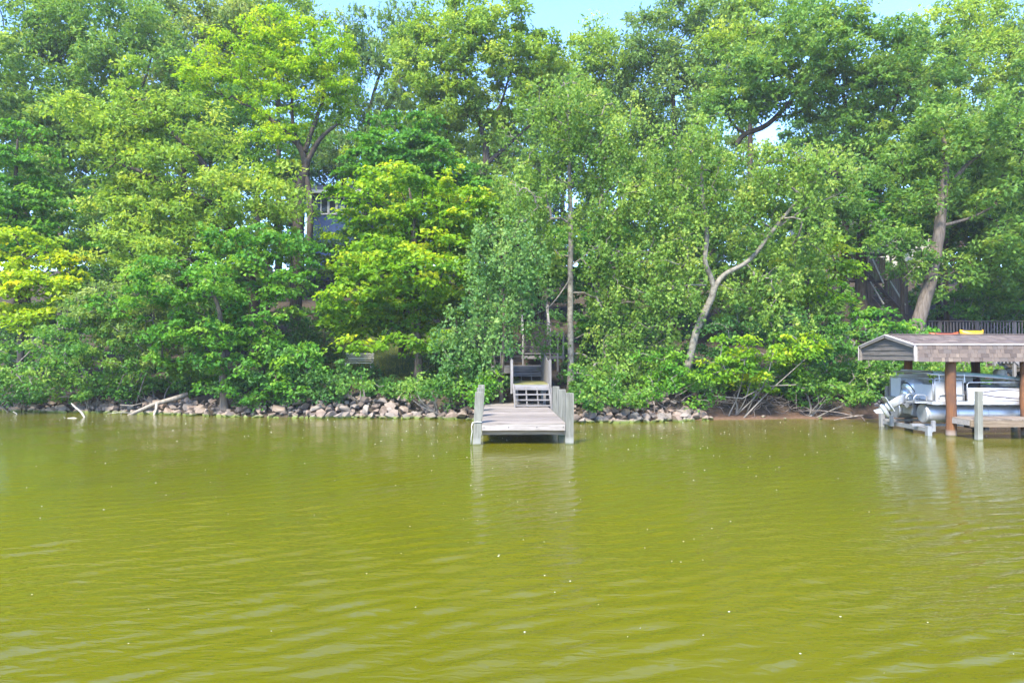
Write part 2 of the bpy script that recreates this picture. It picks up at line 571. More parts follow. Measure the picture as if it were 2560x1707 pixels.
def water_mat():
    m, nt, out = new_mat('green_lake_water')
    tc = nt.nodes.new('ShaderNodeTexCoord')
    mp = nt.nodes.new('ShaderNodeMapping')
    mp.inputs['Rotation'].default_value = (0, 0, R(-36))
    mp.inputs['Scale'].default_value = (1.5, 6.0, 1.0)
    nt.links.new(tc.outputs['Object'], mp.inputs['Vector'])
    n1 = nd(nt, 'ShaderNodeTexNoise', Scale=2.3, Detail=3.0, Roughness=0.55, Distortion=0.5)
    nt.links.new(mp.outputs[0], n1.inputs['Vector'])
    n2 = nd(nt, 'ShaderNodeTexNoise', Scale=0.12, Detail=3.0)
    nt.links.new(tc.outputs['Object'], n2.inputs['Vector'])
    r = ramp(nt, n2.outputs['Fac'], [(0.3, (0.082, 0.083, 0.0034)), (0.7, (0.097, 0.094, 0.0038))])
    p = nd(nt, 'ShaderNodeBsdfPrincipled', Roughness=0.0, IOR=1.34)
    nt.links.new(r.outputs[0], p.inputs['Base Color'])
    bp = nd(nt, 'ShaderNodeBump', Strength=0.7, Distance=0.02)
    nw = nd(nt, 'ShaderNodeTexNoise', Scale=0.35, Detail=2.0)
    nt.links.new(tc.outputs['Object'], nw.inputs['Vector'])
    rw = nt.nodes.new('ShaderNodeMapRange')
    rw.inputs['From Min'].default_value = 0.35
    rw.inputs['From Max'].default_value = 0.65
    rw.inputs['To Min'].default_value = 0.2
    rw.inputs['To Max'].default_value = 0.7
    nt.links.new(nw.outputs['Fac'], rw.inputs['Value'])
    nt.links.new(rw.outputs[0], bp.inputs['Strength'])
    nt.links.new(n1.outputs['Fac'], bp.inputs['Height'])
    nt.links.new(bp.outputs[0], p.inputs['Normal'])
    nt.links.new(p.outputs[0], out.inputs[0])
    return m


# ------------------------------------------------------------------ terrain
SHORE_PX = [(-400, 1026), (0, 1027), (300, 1031), (560, 1039), (640, 1042), (1100, 1045), (1300, 1052), (1450, 1055), (1620, 1054), (1750, 1050), (2000, 1047), (2130, 1048), (2400, 1046), (2700, 1046)]
sx_, sy_ = [], []
for (px, py) in SHORE_PX:
    d_ = CAM_Z * F / (py - 885.0)
    sx_.append((px - 1280) / F * d_)
    sy_.append(d_)
sx_ = np.array(sx_)
sy_ = np.array(sy_)


def shore(X):
    return np.interp(X, sx_, sy_)


PT = np.array([-40, -3, -0.3, 0, 0.4, 1.6, 3, 8, 14, 22, 32, 45, 60, 120, 3000], float)
PZ = np.array([-3, -1, -0.25, -0.02, 0.14, 0.62, 0.95, 1.9, 3.7, 6.4, 9.3, 11.4, 12.2, 12.6, 12.6], float)
BT = np.array([-40, -3, -0.3, 0, 0.9, 1.15, 1.9, 3, 8, 14, 22, 32, 45, 60, 120, 3000], float)
BZ = np.array([-3, -0.6, -0.1, -0.01, 0.14, 0.62, 0.95, 1.15, 2.0, 3.7, 6.4, 9.3, 11.4, 12.2, 12.6, 12.6], float)


def smooth(a, b, x):
    t = np.clip((x - a) / (b - a), 0, 1)
    return t * t * (3 - 2 * t)


def beachmask(X):
    return smooth(4.3, 5.2, X) * (1 - smooth(19.0, 23.0, X))


def hnoise(X, Y):
    return (np.sin(X * 0.9 + 1.3) * np.cos(Y * 0.8 + X * 0.3) * 0.5 + np.sin(X * 2.3 + Y * 1.7) * 0.25 + np.sin(X * 0.27 - Y * 0.33) * 1.2)


def H(X, Y):
    X = np.asarray(X, float)
    Y = np.asarray(Y, float)
    t = Y - shore(X)
    b = beachmask(X)
    z = np.interp(t, PT, PZ) * (1 - b) + np.interp(t, BT, BZ) * b
    return z + hnoise(X, Y) * 0.10 * smooth(0.8, 6, t)


def Hs(x, y):
    return float(H(x, y))


xs = np.concatenate([[-900, -400, -200, -120, -80], np.arange(-60, -20, 0.8), np.arange(-20, 22, 0.28), np.arange(22, 62, 0.8), [80, 120, 200, 400, 900]])
ys = np.concatenate([[-40, 0, 10, 16, 20, 22], np.arange(23, 32, 0.16), np.arange(32, 70, 0.7), np.arange(70, 130, 4), [160, 220, 400, 900, 1800]])
GX, GY = np.meshgrid(xs, ys)
GZ = H(GX, GY)
nx, ny = len(xs), len(ys)
idx = np.arange(nx * ny).reshape(ny, nx)
quads = np.stack([idx[:-1, :-1], idx[:-1, 1:], idx[1:, 1:], idx[1:, :-1]], -1).reshape(-1, 4)
GT = GY - shore(GX)
grassv = smooth(2.6, 4.2, GT) * (1 - smooth(11, 17, GT)) * (1 - smooth(-2.5, 0.5, GX)) * smooth(-14, -10, GX)
grassv = np.maximum(grassv, smooth(44, 52, GT) * 0.9)
sandv = beachmask(GX) * (1 - smooth(0.85, 1.05, GT))
gme = np_mesh('ground', np.stack([GX, GY, GZ], -1).reshape(-1, 3), quads, ground_mat(),
              {'grass': ('POINT', grassv.ravel()), 'sand': ('POINT', sandv.ravel())}, smooth=True)
ground = link(bpy.data.objects.new('ground', gme))
tag(ground, 'steep wooded hillside with leaf litter, lawn patches and a reddish sand beach', 'ground', kind='structure')

# water: waves summed from many small directional components
wx = np.concatenate([[-900, -300, -120, -60, -40, -32], np.arange(-26, -6, 0.19), np.arange(-6, 6, 0.095), np.arange(6, 26.1, 0.19), [32, 40, 60, 120, 300, 900]])
wy = [-900, -300, -100, -30, -10, 0, 2.0]
yy = 3.6
while yy < 30.5:
    wy.append(yy)
    yy += 0.024 + 0.0036 * (yy - 3.6)
wy += [31, 34, 45]
wy = np.array(wy)
WX, WY = np.meshgrid(wx, wy)
WZ = np.zeros_like(WX)
WSTEP = 0.024 + 0.0036 * np.clip(WY - 3.6, 0, 40)
wr = np.random.default_rng(11)
wind = R(90 + 36)
for i in range(80):
    lam = 0.11 * (0.42 / 0.11) ** wr.random()
    th = wind + wr.normal(0, 0.22)
    k = 2 * math.pi / lam
    amp = 0.027 / k * wr.uniform(0.5, 1.3)
    env = 0.7 + 0.3 * np.sin(WX * wr.uniform(.1, .6) + WY * wr.uniform(.1, .6) + wr.uniform(0, 6))
    WZ += amp * np.sin(k * (WX * math.cos(th) + WY * math.sin(th)) + wr.uniform(0, 6.28)) * env * (1 - smooth(0.22, 0.36, WSTEP / lam))
for i in range(8):
    lam = wr.uniform(1.2, 3.0)
    th = wind + wr.normal(0, 0.35)
    k = 2 * math.pi / lam
    WZ += 0.008 / k * np.sin(k * (WX * math.cos(th) + WY * math.sin(th)) + wr.uniform(0, 6.28))
fade = smooth(-31, -25, WX) * (1 - smooth(25, 31, WX)) * smooth(2.0, 3.6, WY) * (1 - smooth(29.5, 31, WY))
calm = 1.15 - 0.75 * smooth(7, 19, WY)
WZ *= fade * calm
nwx, nwy = len(wx), len(wy)
idx = np.arange(nwx * nwy).reshape(nwy, nwx)
quads = np.stack([idx[:-1, :-1], idx[:-1, 1:], idx[1:, 1:], idx[1:, :-1]], -1).reshape(-1, 4)
wme = np_mesh('water', np.stack([WX, WY, WZ], -1).reshape(-1, 3), quads, water_mat(), smooth=True)
water = link(bpy.data.objects.new('water', wme))
tag(water, 'rippled olive green lake water', 'water', kind='structure')

# ------------------------------------------------------------------ riprap
rock_meshes = []
for i in range(16):
    rr_ = random.Random(100 + i)
    bm = bmesh.new()
    for _ in range(12):
        v = Vector((rr_.gauss(0, 1), rr_.gauss(0, 1), rr_.gauss(0, 1))).normalized() * rr_.uniform(0.82, 1.0)
        bm.verts.new((v.x * 0.56, v.y * 0.45, v.z * 0.40))
    res = bmesh.ops.convex_hull(bm, input=bm.verts)
    bmesh.ops.delete(bm, geom=[g for g in res['geom_interior'] if isinstance(g, bmesh.types.BMVert)], context='VERTS')
    bmesh.ops.bevel(bm, geom=[e for e in bm.edges], offset=0.02, segments=1, affect='EDGES') if False else None
    me = bpy.data.meshes.new('rock')
    bm.to_mesh(me)
    bm.free()
    me.materials.append(M['rock'])
    rock_meshes.append(me)


def riprap(px0, px1, label, rows, size, top=None, seed=0, step=0.36):
    rr_ = random.Random(seed)
    x0 = float(np.interp(px0, [p[0] for p in SHORE_PX], sx_))
    x1 = float(np.interp(px1, [p[0] for p in SHORE_PX], sx_))
    root = empty('riprap_bank', ((x0 + x1) / 2, float(shore((x0 + x1) / 2)), 0.0), 0, label, 'rock bank')
    ox, oy = root.location.x, root.location.y
    n = 0
    for r_ in range(rows):
        x = x0 + (r_ % 2) * step * 0.5
        while x < x1:
            u = (x - x0) / (x1 - x0)
            hh = top(u) if top else 1.0
            if r_ <= hh * (rows - 1) + 0.2:
                t = -0.15 + r_ * 0.235 + rr_.uniform(-0.08, 0.08)
                xx = x + rr_.uniform(-0.12, 0.12)
                s = size * rr_.choice([0.5, 0.7, 0.85, 1.0, 1.15, 1.5]) * (1.05 if r_ < 3 else 0.92)
                yy_ = float(shore(xx)) + t
                z = max(Hs(xx, yy_), -0.05) + s * 0.16 + 0.03 * r_
                inst('rock', rr_.choice(rock_meshes), root, (xx - ox, yy_ - oy, z),
                     (rr_.uniform(-0.5, 0.5), rr_.uniform(-0.4, 0.4), rr_.uniform(0, 6.28)),
                     (s * rr_.uniform(0.85, 1.25), s * rr_.uniform(0.8, 1.1), s * rr_.uniform(0.75, 1.1)))
                n += 1
            x += step * rr_.uniform(0.8, 1.15) * (size / 0.5)
    return root


riprap(-30, 590, 'low brown rock bank at the waterline under the shrubs and driftwood', 5, 0.33, None, 3, 0.40)
riprap(590, 1215, 'tall pinkish rock bank between the tilted grey trunk and the small dock', 7, 0.36, lambda u: 0.35 + 0.65 * math.sin(math.pi * min(1, max(0, u * 1.05))) ** 0.6, 4, 0.40)
riprap(1395, 1775, 'pinkish rock bank from the small dock to the sand beach', 7, 0.34, lambda u: 1.0 - 0.5 * max(0, (u - 0.75) / 0.25), 5, 0.38)


# ------------------------------------------------------------------ small dock in the centre
YAW = math.atan(50 / F)
D0 = 18.15
dk = empty('dock', (0.31, D0, 0.0), YAW, 'small weathered grey wooden dock with six square posts standing in green water', 'dock')
W2 = 1.11
rr_ = random.Random(5)
pm = MB().box((0, 0, 0), (2 * W2, 0.131, 0.036)).mesh('plank', M['deck'])
n_pl = 51
for i in range(n_pl):
    inst('plank', pm, dk, (rr_.uniform(-0.006, 0.006), 0.07 + i * 0.1465, 0.552 + rr_.uniform(-0.003, 0.003)), (rr_.uniform(-0.004, 0.004), 0, rr_.uniform(-0.002, 0.002)))
MB().box((0, 0.018, 0.455), (2 * W2 - 0.01, 0.04, 0.152)).build('fascia_board', M['fascia'], dk)
MB().box((0, 0.16, 0.315), (2 * W2 - 0.02, 0.10, 0.125)).build('cross_beam', M['beam'], dk)
for s in (-1, 1):
    MB().box((s * (W2 - 0.025), 4.0, 0.46), (0.042, 7.85, 0.145)).build('side_joist', M['fascia'], dk)
for s in (-0.37, 0.37):
    MB().box((s, 4.0, 0.46), (0.04, 7.8, 0.14)).build('joist', M['beam'], dk)
for yy_ in (2.1, 4.05):
    MB().box((0, yy_ + 0.16, 0.315), (2 * W2 - 0.02, 0.09, 0.125)).build('cross_beam', M['beam'], dk)
for s in (-1, 1):
    for j, yy_ in enumerate((0.10, 2.08, 4.02)):
        tp = 1.37 + (0.02 if s < 0 else -0.01) * (1 + j * 0.4)
        cx = s * (W2 + 0.115)
        zb = -1.2
        m_ = MB()
        w = 0.105
        lean = (0.05 if s < 0 else 0.01)
        vs = []
        for z in (zb, tp - 0.012, tp):
            k = 1.0 if z < tp else 0.93
            dx = lean * (z - 0.5)
            vs += [(cx + dx - w * k, yy_ - w * k, z), (cx + dx + w * k, yy_ - w * k, z), (cx + dx + w * k, yy_ + w * k, z), (cx + dx - w * k, yy_ + w * k, z)]
        fs = [(3, 2, 1, 0), (8, 9, 10, 11)]
        for a in (0, 4):
            for k in range(4):
                k2 = (k + 1) % 4
                fs.append((a + k, a + k2, a + 4 + k2, a + 4 + k))
        m_.add(vs, fs)
        m_.build('post', M['post'], dk)
# rope lying against the front left post
MB().tube([(-W2 - 0.24, -0.02, 0.60), (-W2 - 0.27, -0.03, 0.5), (-W2 - 0.255, -0.03, 0.35), (-W2 - 0.28, -0.03, 0.2), (-W2 - 0.285, -0.02, 0.02)], 0.014, 6).build('rope', M['rope'], dk, True)
MB().tube([(-W2 - 0.24, -0.01, 0.585), (-W2 - 0.12, -0.022, 0.61), (-W2 - 0.0, -0.02, 0.60)], 0.012, 6).build('rope', M['rope'], dk, True)
# bolts on the fascia
for bx_ in (-1.05, -0.4, 0.35, 1.05):
    MB().tube([(bx_, -0.01, 0.46), (bx_, 0.01, 0.46)], 0.014, 6).build('bolt', M['black'], dk)

# ------------------------------------------------------------------ stairs climbing from the dock
st = empty('wooden_stairs', (0.716, 23.5, 0.57), YAW, 'grey wooden steps with slatted sides rising from the small dock to a landing', 'stairs')
SX0, SX1 = -0.60, 0.60
for i, (y, z) in enumerate([(0.02, 0.06), (0.30, 0.235), (0.56, 0.41), (0.82, 0.58)]):
    MB().box((0, y, z), (1.2, 0.19, 0.038)).build('tread', M['stair'], st)
for x in (-0.19, 0.20):
    m_ = MB()
    for i, (y, z) in enumerate([(0.02, 0.0), (0.30, 0.175), (0.56, 0.35), (0.82, 0.52)]):
        m_.box((x, y + 0.02, z - 0.02), (0.045, 0.20, 0.10))
    m_.bar((x, 0.1, -0.06), (x, 1.05, 0.62), 0.04, 0.10)
    m_.build('stringer', M['stair_y'], st)
for x in (SX0 - 0.025, SX1 + 0.025):
    m_ = MB()
    m_.bar((x, -0.03, 0.0), (x, 1.12, 0.70), 0.04, 0.14)
    m_.build('stringer', M['stair_y'], st)
    MB().box((x, -0.06, 0.30), (0.045, 0.045, 0.78)).build('newel_post', M['stair_y'], st)
# first landing with a mossy top
for i in range(23):
    inst('landing_board', bpy.data.meshes.get('landing_board') or MB().box((0, 0, 0), (1.26, 0.132, 0.036)).mesh('landing_board', M['moss']), st, (0, 1.16 + i * 0.141, 0.742 + rr_.uniform(-.003, .003)))
MB().box((0, 1.075, 0.665), (1.26, 0.04, 0.13)).build('landing_fascia', M['stair'], st)
for x in (-0.5, 0.5):
    for y in (1.25, 2.6, 4.2):
        MB().box((x, y, 0.20), (0.09, 0.09, 1.0)).build('support_post', M['stair_y'], st)
# second flight
for i, (y, z) in enumerate([(4.55, 0.94), (4.83, 1.13)]):
    MB().box((0, y, z), (1.26, 0.27, 0.038)).build('tread', M['stair'], st)
    MB().box((0, y + 0.12, z + 0.085), (1.24, 0.025, 0.10)).build('riser', M['stair'], st)
for x in (-0.2, 0.22):
    MB().bar((x, 4.3, 0.65), (x, 5.1, 1.20), 0.04, 0.12).build('stringer', M['stair_y'], st)
MB().box((0, 5.02, 1.20), (1.26, 0.04, 0.24)).build('landing_fascia', M['stair'], st)
# slatted sides along landing and second flight
for x, sgn in ((SX0 - 0.05, -1), (SX1 + 0.05, 1)):
    for i in range(34):
        y = 1.15 + i * 0.115
        u = (y - 1.15) / 3.9
        zt = 1.60 + 0.50 * smooth(0.25, 1.0, u)
        zb = 0.60 + 0.45 * smooth(0.75, 1.0, u)
        MB().box((x + rr_.uniform(-.004, .004), y, (zt + zb) / 2 + rr_.uniform(-.012, .012)), (0.022, 0.088, zt - zb)).build('side_slat', M['stair_y'], st)
    m_ = MB()
    m_.bar((x + sgn * 0.02, 1.10, 1.55), (x + sgn * 0.02, 2.2, 1.57), 0.03, 0.085)
    m_.bar((x + sgn * 0.02, 2.2, 1.57), (x + sgn * 0.02, 5.05, 2.07), 0.03, 0.085)
    m_.build('hand_rail', M['stair'], st)
    MB().box((x + sgn * 0.05, 1.14, 1.02), (0.075, 0.075, 1.22)).build('newel_post', M['stair_y'], st)

# upper landing platform and dark upper flight
up = empty('landing_platform', (0.58, 28.6, 1.90), YAW, 'shaded wooden landing platform with thin railing above the dock steps', 'platform')
plm = MB().box((0, 0, 0), (2.3, 0.132, 0.036)).mesh('platform_board', M['stair'])
for i in range(13):
    inst('platform_board', plm, up, (-0.35, 0.10 + i * 0.141, -0.018))
MB().box((-1.02, 0.0, -0.16), (0.98, 0.04, 0.27)).build('platform_fascia', M['stair'], up)
for x in (-1.46, -1.05, -0.58):
    MB().box((x, 0.03, 0.36), (0.055, 0.055, 0.98)).build('railing_post', M['stair_y'], up)
MB().box((-1.05, 0.03, 0.83), (1.0, 0.11, 0.035)).build('top_rail', M['stair'], up)
for z in (0.62, 0.40, 0.18):
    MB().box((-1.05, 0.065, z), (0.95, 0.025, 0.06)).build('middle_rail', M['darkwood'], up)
for x, y in ((-1.4, 0.2), (0.7, 0.2), (-1.4, 1.7), (0.7, 1.7)):
    MB().box((x, y, -0.65), (0.12, 0.12, 1.25)).build('support_post', M['stair_y'], up)
uf = empty('upper_stairs', (0.55, 30.6, 1.90), YAW, 'dark shaded upper flight of steps climbing into the trees behind the landing', 'stairs')
MB().box((0.85, 0.0, 0.36), (1.95, 0.05, 0.14)).build('beam', M['stair'], uf)
MB().box((0.85, 0.0, 0.52), (1.95, 0.06, 0.03)).build('top_rail', M['stair'], uf)
for i in range(12):
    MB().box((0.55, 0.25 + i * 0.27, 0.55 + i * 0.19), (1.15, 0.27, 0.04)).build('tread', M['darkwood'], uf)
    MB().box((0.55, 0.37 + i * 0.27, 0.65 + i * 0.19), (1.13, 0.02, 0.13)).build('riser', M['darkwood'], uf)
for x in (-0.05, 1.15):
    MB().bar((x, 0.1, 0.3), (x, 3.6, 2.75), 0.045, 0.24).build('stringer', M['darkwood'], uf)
for x in (-0.06, 1.16, 1.5, 1.75):
    MB().box((x, -0.03, 0.55), (0.075, 0.075, 1.9)).build('railing_post', M['stair_y'], uf)
for y in (1.3, 2.6):
    for x in (-0.06, 1.16):
        MB().box((x, y, 1.2 + y * 0.7), (0.075, 0.075, 1.4)).build('railing_post', M['stair_y'], uf)
for x in (-0.06, 1.16):
    MB().bar((x, 0.0, 1.5), (x, 3.6, 4.0), 0.09, 0.04).build('hand_rail', M['stair'], uf)
for z in (0.0, 0.2, -0.2, -0.4):
    MB().box((-0.85, 0.02, z + 0.6), (1.5, 0.03, 0.12)).build('side_board', M['darkwood'], uf)

# ------------------------------------------------------------------ boat shelter
RX0 = 11.69          # gable plane
RX1 = 21.5
YN, YF = 19.80, 23.00
YM = (YN + YF) / 2
ZE, ZB, ZR = 2.19, 2.67, 3.00
bs = empty('boat_shelter', (RX0, YM, 0.0), 0, 'open boat shelter with mottled shingle mansard roof on rusty round piles', 'boat shelter')
ox, oy = RX0, YM
half = (YF - YN) / 2


def L(x, y, z):
    return (x - ox, y - oy, z)


roof = MB()
prof = [(YN - 0.03, ZE), (YN, ZB), (YM, ZR), (YF, ZB), (YF + 0.03, ZE), (YF - 0.05, ZE), (YF - 0.06, ZB - 0.06), (YM, ZR - 0.07), (YN + 0.06, ZB - 0.06), (YN + 0.05, ZE)]
roof.prism(prof, None, lambda a, b, e: Vector(L(RX0 + 0.04 if e == 0 else RX1, a, b)))
roof_o = roof.build('roof', M['shingle'], bs)
# lower courses: single shingles
sh_meshes = []
for k, wdt in enumerate((0.10, 0.14, 0.18, 0.24)):
    m_ = MB()
    t = 0.012
    m_.box((wdt / 2, 0, 0), (wdt - 0.006, t, 0.155))
    sh_meshes.append((wdt, m_.mesh('shingle', M['shingle'])))
tilt = math.atan2(0.03, ZB - ZE)
cnt = 0
rs = random.Random(9)
for c_ in range(4):
    u = (c_ + 0.5) / 4.0
    z = ZE + (ZB - ZE) * u
    y = YN - 0.03 * (1 - u) - 0.010 - 0.007
    x = RX0 + 0.05 + rs.uniform(0, 0.05)
    while x < 17.6 and cnt < 296:
        wdt, me_ = rs.choice(sh_meshes)
        inst('shingle', me_, roof_o, (x - ox, y - oy + rs.uniform(-0.004, 0.002), z + 0.005), (-tilt - 0.04, 0, 0))
        cnt += 1
        x += wdt
# upper slope courses joined
uv_, uf_, ufac = [], [], []
for c_ in range(7):
    u0, u1 = c_ / 7.0, (c_ + 1.12) / 7.0
    x = RX0 + 0.02 + rs.uniform(0, 0.1)
    while x < RX1 - 0.3:
        wdt = rs.choice((0.12, 0.18, 0.25, 0.33))
        y0, z0 = YN + (YM - YN) * u0, ZB + (ZR - ZB) * u0
        y1, z1 = YN + (YM - YN) * min(1, u1), ZB + (ZR - ZB) * min(1, u1)
        b = len(uv_)
        e = rs.uniform(0.012, 0.02)
        uv_ += [L(x, y0, z0 + e), L(x + wdt - 0.008, y0, z0 + e), L(x + wdt - 0.008, y1, z1 + 0.004), L(x, y1, z1 + 0.004), L(x, y0 + 0.002, z0 - 0.001), L(x + wdt - 0.008, y0 + 0.002, z0 - 0.001)]
        uf_ += [(b, b + 1, b + 2, b + 3)]
        uf_ += [(b + 4, b + 5, b + 1, b)]
        fv = rs.random()
        ufac += [fv, fv]
        x += wdt
sme = np_mesh('shingle_courses', np.array(uv_), np.array(uf_), M['shingle'], {'fac': ('FACE', np.array(ufac))})
so = link(bpy.data.objects.new('shingle_courses', sme), bs)
so['kind'] = 'stuff'
# drip edge between the two slopes, ridge cap
MB().bar(L(RX0 - 0.02, YN - 0.022, ZB + 0.012), L(RX1, YN - 0.022, ZB + 0.012), 0.05, 0.035).build('drip_edge', M['trim'], bs)
MB().bar(L(RX0 - 0.0, YM, ZR + 0.02), L(RX1, YM, ZR + 0.02), 0.16, 0.02).build('ridge_cap', M['shingle'], bs)
# gable siding boards
zz = ZE + 0.02
gi = 0
while zz < ZR - 0.14:
    z2 = min(zz + 0.150, ZR - 0.08)
    def hw(z):
        return half - 0.10 if z <= ZB - 0.02 else max(0.05, (half - 0.08) * (ZR - 0.09 - z) / (ZR - 0.09 - ZB + 0.02))
    a0, a1 = hw(zz), hw(z2)
    wob = rs.uniform(-0.01, 0.01)
    poly = [(-a0, zz + wob), (-a0 * 0.3, zz - wob), (a0 * 0.4, zz + wob * 0.5), (a0, zz - wob), (a1, z2 + 0.012), (-a1, z2 + 0.012)]
    m_ = MB()
    n_ = len(poly)
    vs = [(0.055 if i < 4 else 0.075, a, b) for i, (a, b) in enumerate(poly)] + [(0.11, a, b) for a, b in poly]
    fs = [tuple(range(n_)), tuple(range(2 * n_ - 1, n_ - 1, -1))] + [(i, (i + 1) % n_, n_ + (i + 1) % n_, n_ + i) for i in range(n_)]
    m_.add(vs, fs)
    m_.build('siding_board', M['siding'], bs)
    zz = z2
    gi += 1
# trim round the gable
for (a, b) in (((YN - 0.03, ZE), (YN - 0.01, ZB)), ((YN - 0.01, ZB), (YM, ZR + 0.01)), ((YM, ZR + 0.01), (YF + 0.01, ZB)), ((YF + 0.01, ZB), (YF + 0.03, ZE))):
    dirv = Vector((0, b[0] - a[0], b[1] - a[1])).normalized()
    inn = Vector((0, YM - (a[0] + b[0]) / 2, (ZE + 0.3) - (a[1] + b[1]) / 2))
    inn = (inn - dirv * inn.dot(dirv)).normalized()
    m_ = MB()
    A0, B0 = Vector(L(RX0 - 0.01, *a)), Vector(L(RX0 - 0.01, *b))
    A1, B1 = A0 + inn * 0.10, B0 + inn * 0.10
    dx = Vector((0.09, 0, 0))
    m_.add([A0, B0, B1, A1, A0 + dx, B0 + dx, B1 + dx, A1 + dx], [(0, 1, 2, 3), (7, 6, 5, 4), (0, 4, 5, 1), (1, 5, 6, 2), (2, 6, 7, 3), (3, 7, 4, 0)])
    m_.build('gable_trim', M['trim2'], bs)
    m_ = MB()
    dx = Vector((0.03, 0, 0))
    o_ = Vector((-0.014, 0, 0))
    A1, B1 = A0 + inn * 0.030, B0 + inn * 0.030
    m_.add([A0 + o_, B0 + o_, B1 + o_, A1 + o_, A0 + dx - inn * .012, B0 + dx - inn * .012, B1 + dx, A1 + dx], [(0, 1, 2, 3), (7, 6, 5, 4), (0, 4, 5, 1), (1, 5, 6, 2), (2, 6, 7, 3), (3, 7, 4, 0)])
    m_.build('metal_edging', M['trim'], bs)
# piles
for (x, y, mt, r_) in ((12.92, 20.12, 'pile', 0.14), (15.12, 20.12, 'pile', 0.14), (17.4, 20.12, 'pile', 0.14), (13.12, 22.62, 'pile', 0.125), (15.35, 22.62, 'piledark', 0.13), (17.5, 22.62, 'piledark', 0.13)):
    m_ = MB()
    pts, rad = [], []
    for k in range(9):
        z = -1.2 + k * (ZE + 1.3) / 8
        pts.append((x - ox + 0.012 * math.sin(k * 1.7 + x), y - oy, z))
        rad.append(r_ * (1 + 0.03 * math.sin(k * 2.1 + x)))
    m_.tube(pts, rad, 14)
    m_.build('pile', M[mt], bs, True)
for y in (20.12, 22.62):
    MB().box(L(17.0, y, ZE + 0.07), (8.6, 0.12, 0.16)).build('roof_beam', M['brown'], bs)
for x in (12.92, 15.12, 17.4):
    MB().box(L(x, YM, ZE + 0.10), (0.10, 3.0, 0.14)).build('cross_beam', M['brown'], bs)

# walkway beside the boat
wk = empty('walkway_dock', (12.87, 19.2, 0.0), 0, 'narrow wooden walkway dock running beside the pontoon boat', 'dock')
wkm = MB().box((0, 0, 0), (0.138, 0.98, 0.036)).mesh('plank', wood('walkway_wood', [(0.17, 0.13, 0.10), (0.32, 0.26, 0.20), (0.44, 0.37, 0.30)], 'Y'))
for i in range(58):
    inst('plank', wkm, wk, (0.07 + i * 0.1465, 0.49, 0.552 + rs.uniform(-.003, .003)))
MB().box((4.25, 0.012, 0.44), (8.5, 0.04, 0.17)).build('fascia_board', M['beam'], wk)
MB().box((0.012, 0.49, 0.46), (0.04, 0.90, 0.145)).build('end_board', M['fascia'], wk)
MB().box((4.25, 0.94, 0.45), (8.5, 0.04, 0.15)).build('rim_joist', M['darkwood'], wk)
for x in (0.5, 2.6, 4.8):
    MB().box((x, 0.5, 0.31), (0.12, 0.9, 0.12)).build('cross_beam', M['darkwood'], wk)
for x in (2.6, 4.8):
    MB().box((x, 0.14, -0.3), (0.14, 0.14, 1.4)).build('support_post', M['darkwood'], wk)


def squarepost(name, x, y, top, w, label, mat=None, lean=0.0):
    e_ = empty(name, (x, y, 0), 0, label, 'post')
    m_ = MB()
    vs = []
    for z, k in ((-1.2, 1.0), (top - 0.02, 1.0), (top, 0.88)):
        vs += [(lean * z - w * k, -w * k, z), (lean * z + w * k, -w * k, z), (lean * z + w * k, w * k, z), (lean * z - w * k, w * k, z)]
    fs = [(3, 2, 1, 0), (8, 9, 10, 11)] + [(a + k, a + (k + 1) % 4, a + 4 + (k + 1) % 4, a + 4 + k) for a in (0, 4) for k in range(4)]
    m_.add(vs, fs)
    m_.build('shaft', mat or M['post'], e_)
    return e_


squarepost('mooring_post', 13.0, 19.06, 1.37, 0.072, 'pale grey square mooring post standing in front of the walkway dock', lean=0.01)
squarepost('mooring_post', 12.92, 23.45, 1.30, 0.082, 'tan square mooring post in the water behind the outboard motor',
           wood('tan_post', [(0.20, 0.18, 0.15), (0.40, 0.36, 0.31), (0.52, 0.47, 0.41)], 'Z'))

# boat lift
lf = empty('boat_lift', (12.5, 21.5, 0.0), 0, 'aluminium boat lift frame carrying the pontoon boat just above the water', 'boat lift')
MB().bar((-0.15, -1.35, 0.16), (-0.15, 1.3, 0.16), 0.10, 0.12).build('cross_beam', M['alu2'], lf)
MB().bar((4.2, -1.35, 0.16), (4.2, 1.3, 0.16), 0.10, 0.12).build('cross_beam', M['alu2'], lf)
for y in (-0.75, 0.75):
    MB().bar((-0.4, y, 0.26), (5.2, y, 0.26), 0.14, 0.07).build('bunk_rail', M['alu2'], lf)
for x, y in ((-0.2, -1.30), (-0.2, 1.25), (4.2, 1.25)):
    MB().box((x, y, 0.0), (0.13, 0.13, 1.3 if y > 0 else 0.55)).build('lift_leg', M['alu2'], lf)
MB().bar((0.05, -1.12, 0.10), (0.05, -1.12, 0.42), 0.09, 0.09).build('guide_post', M['alu2'], lf)
MB().bar((-0.35, 0.4, 0.10), (-0.35, 0.4, 0.45), 0.09, 0.09).build('guide_post', M['alu2'], lf)

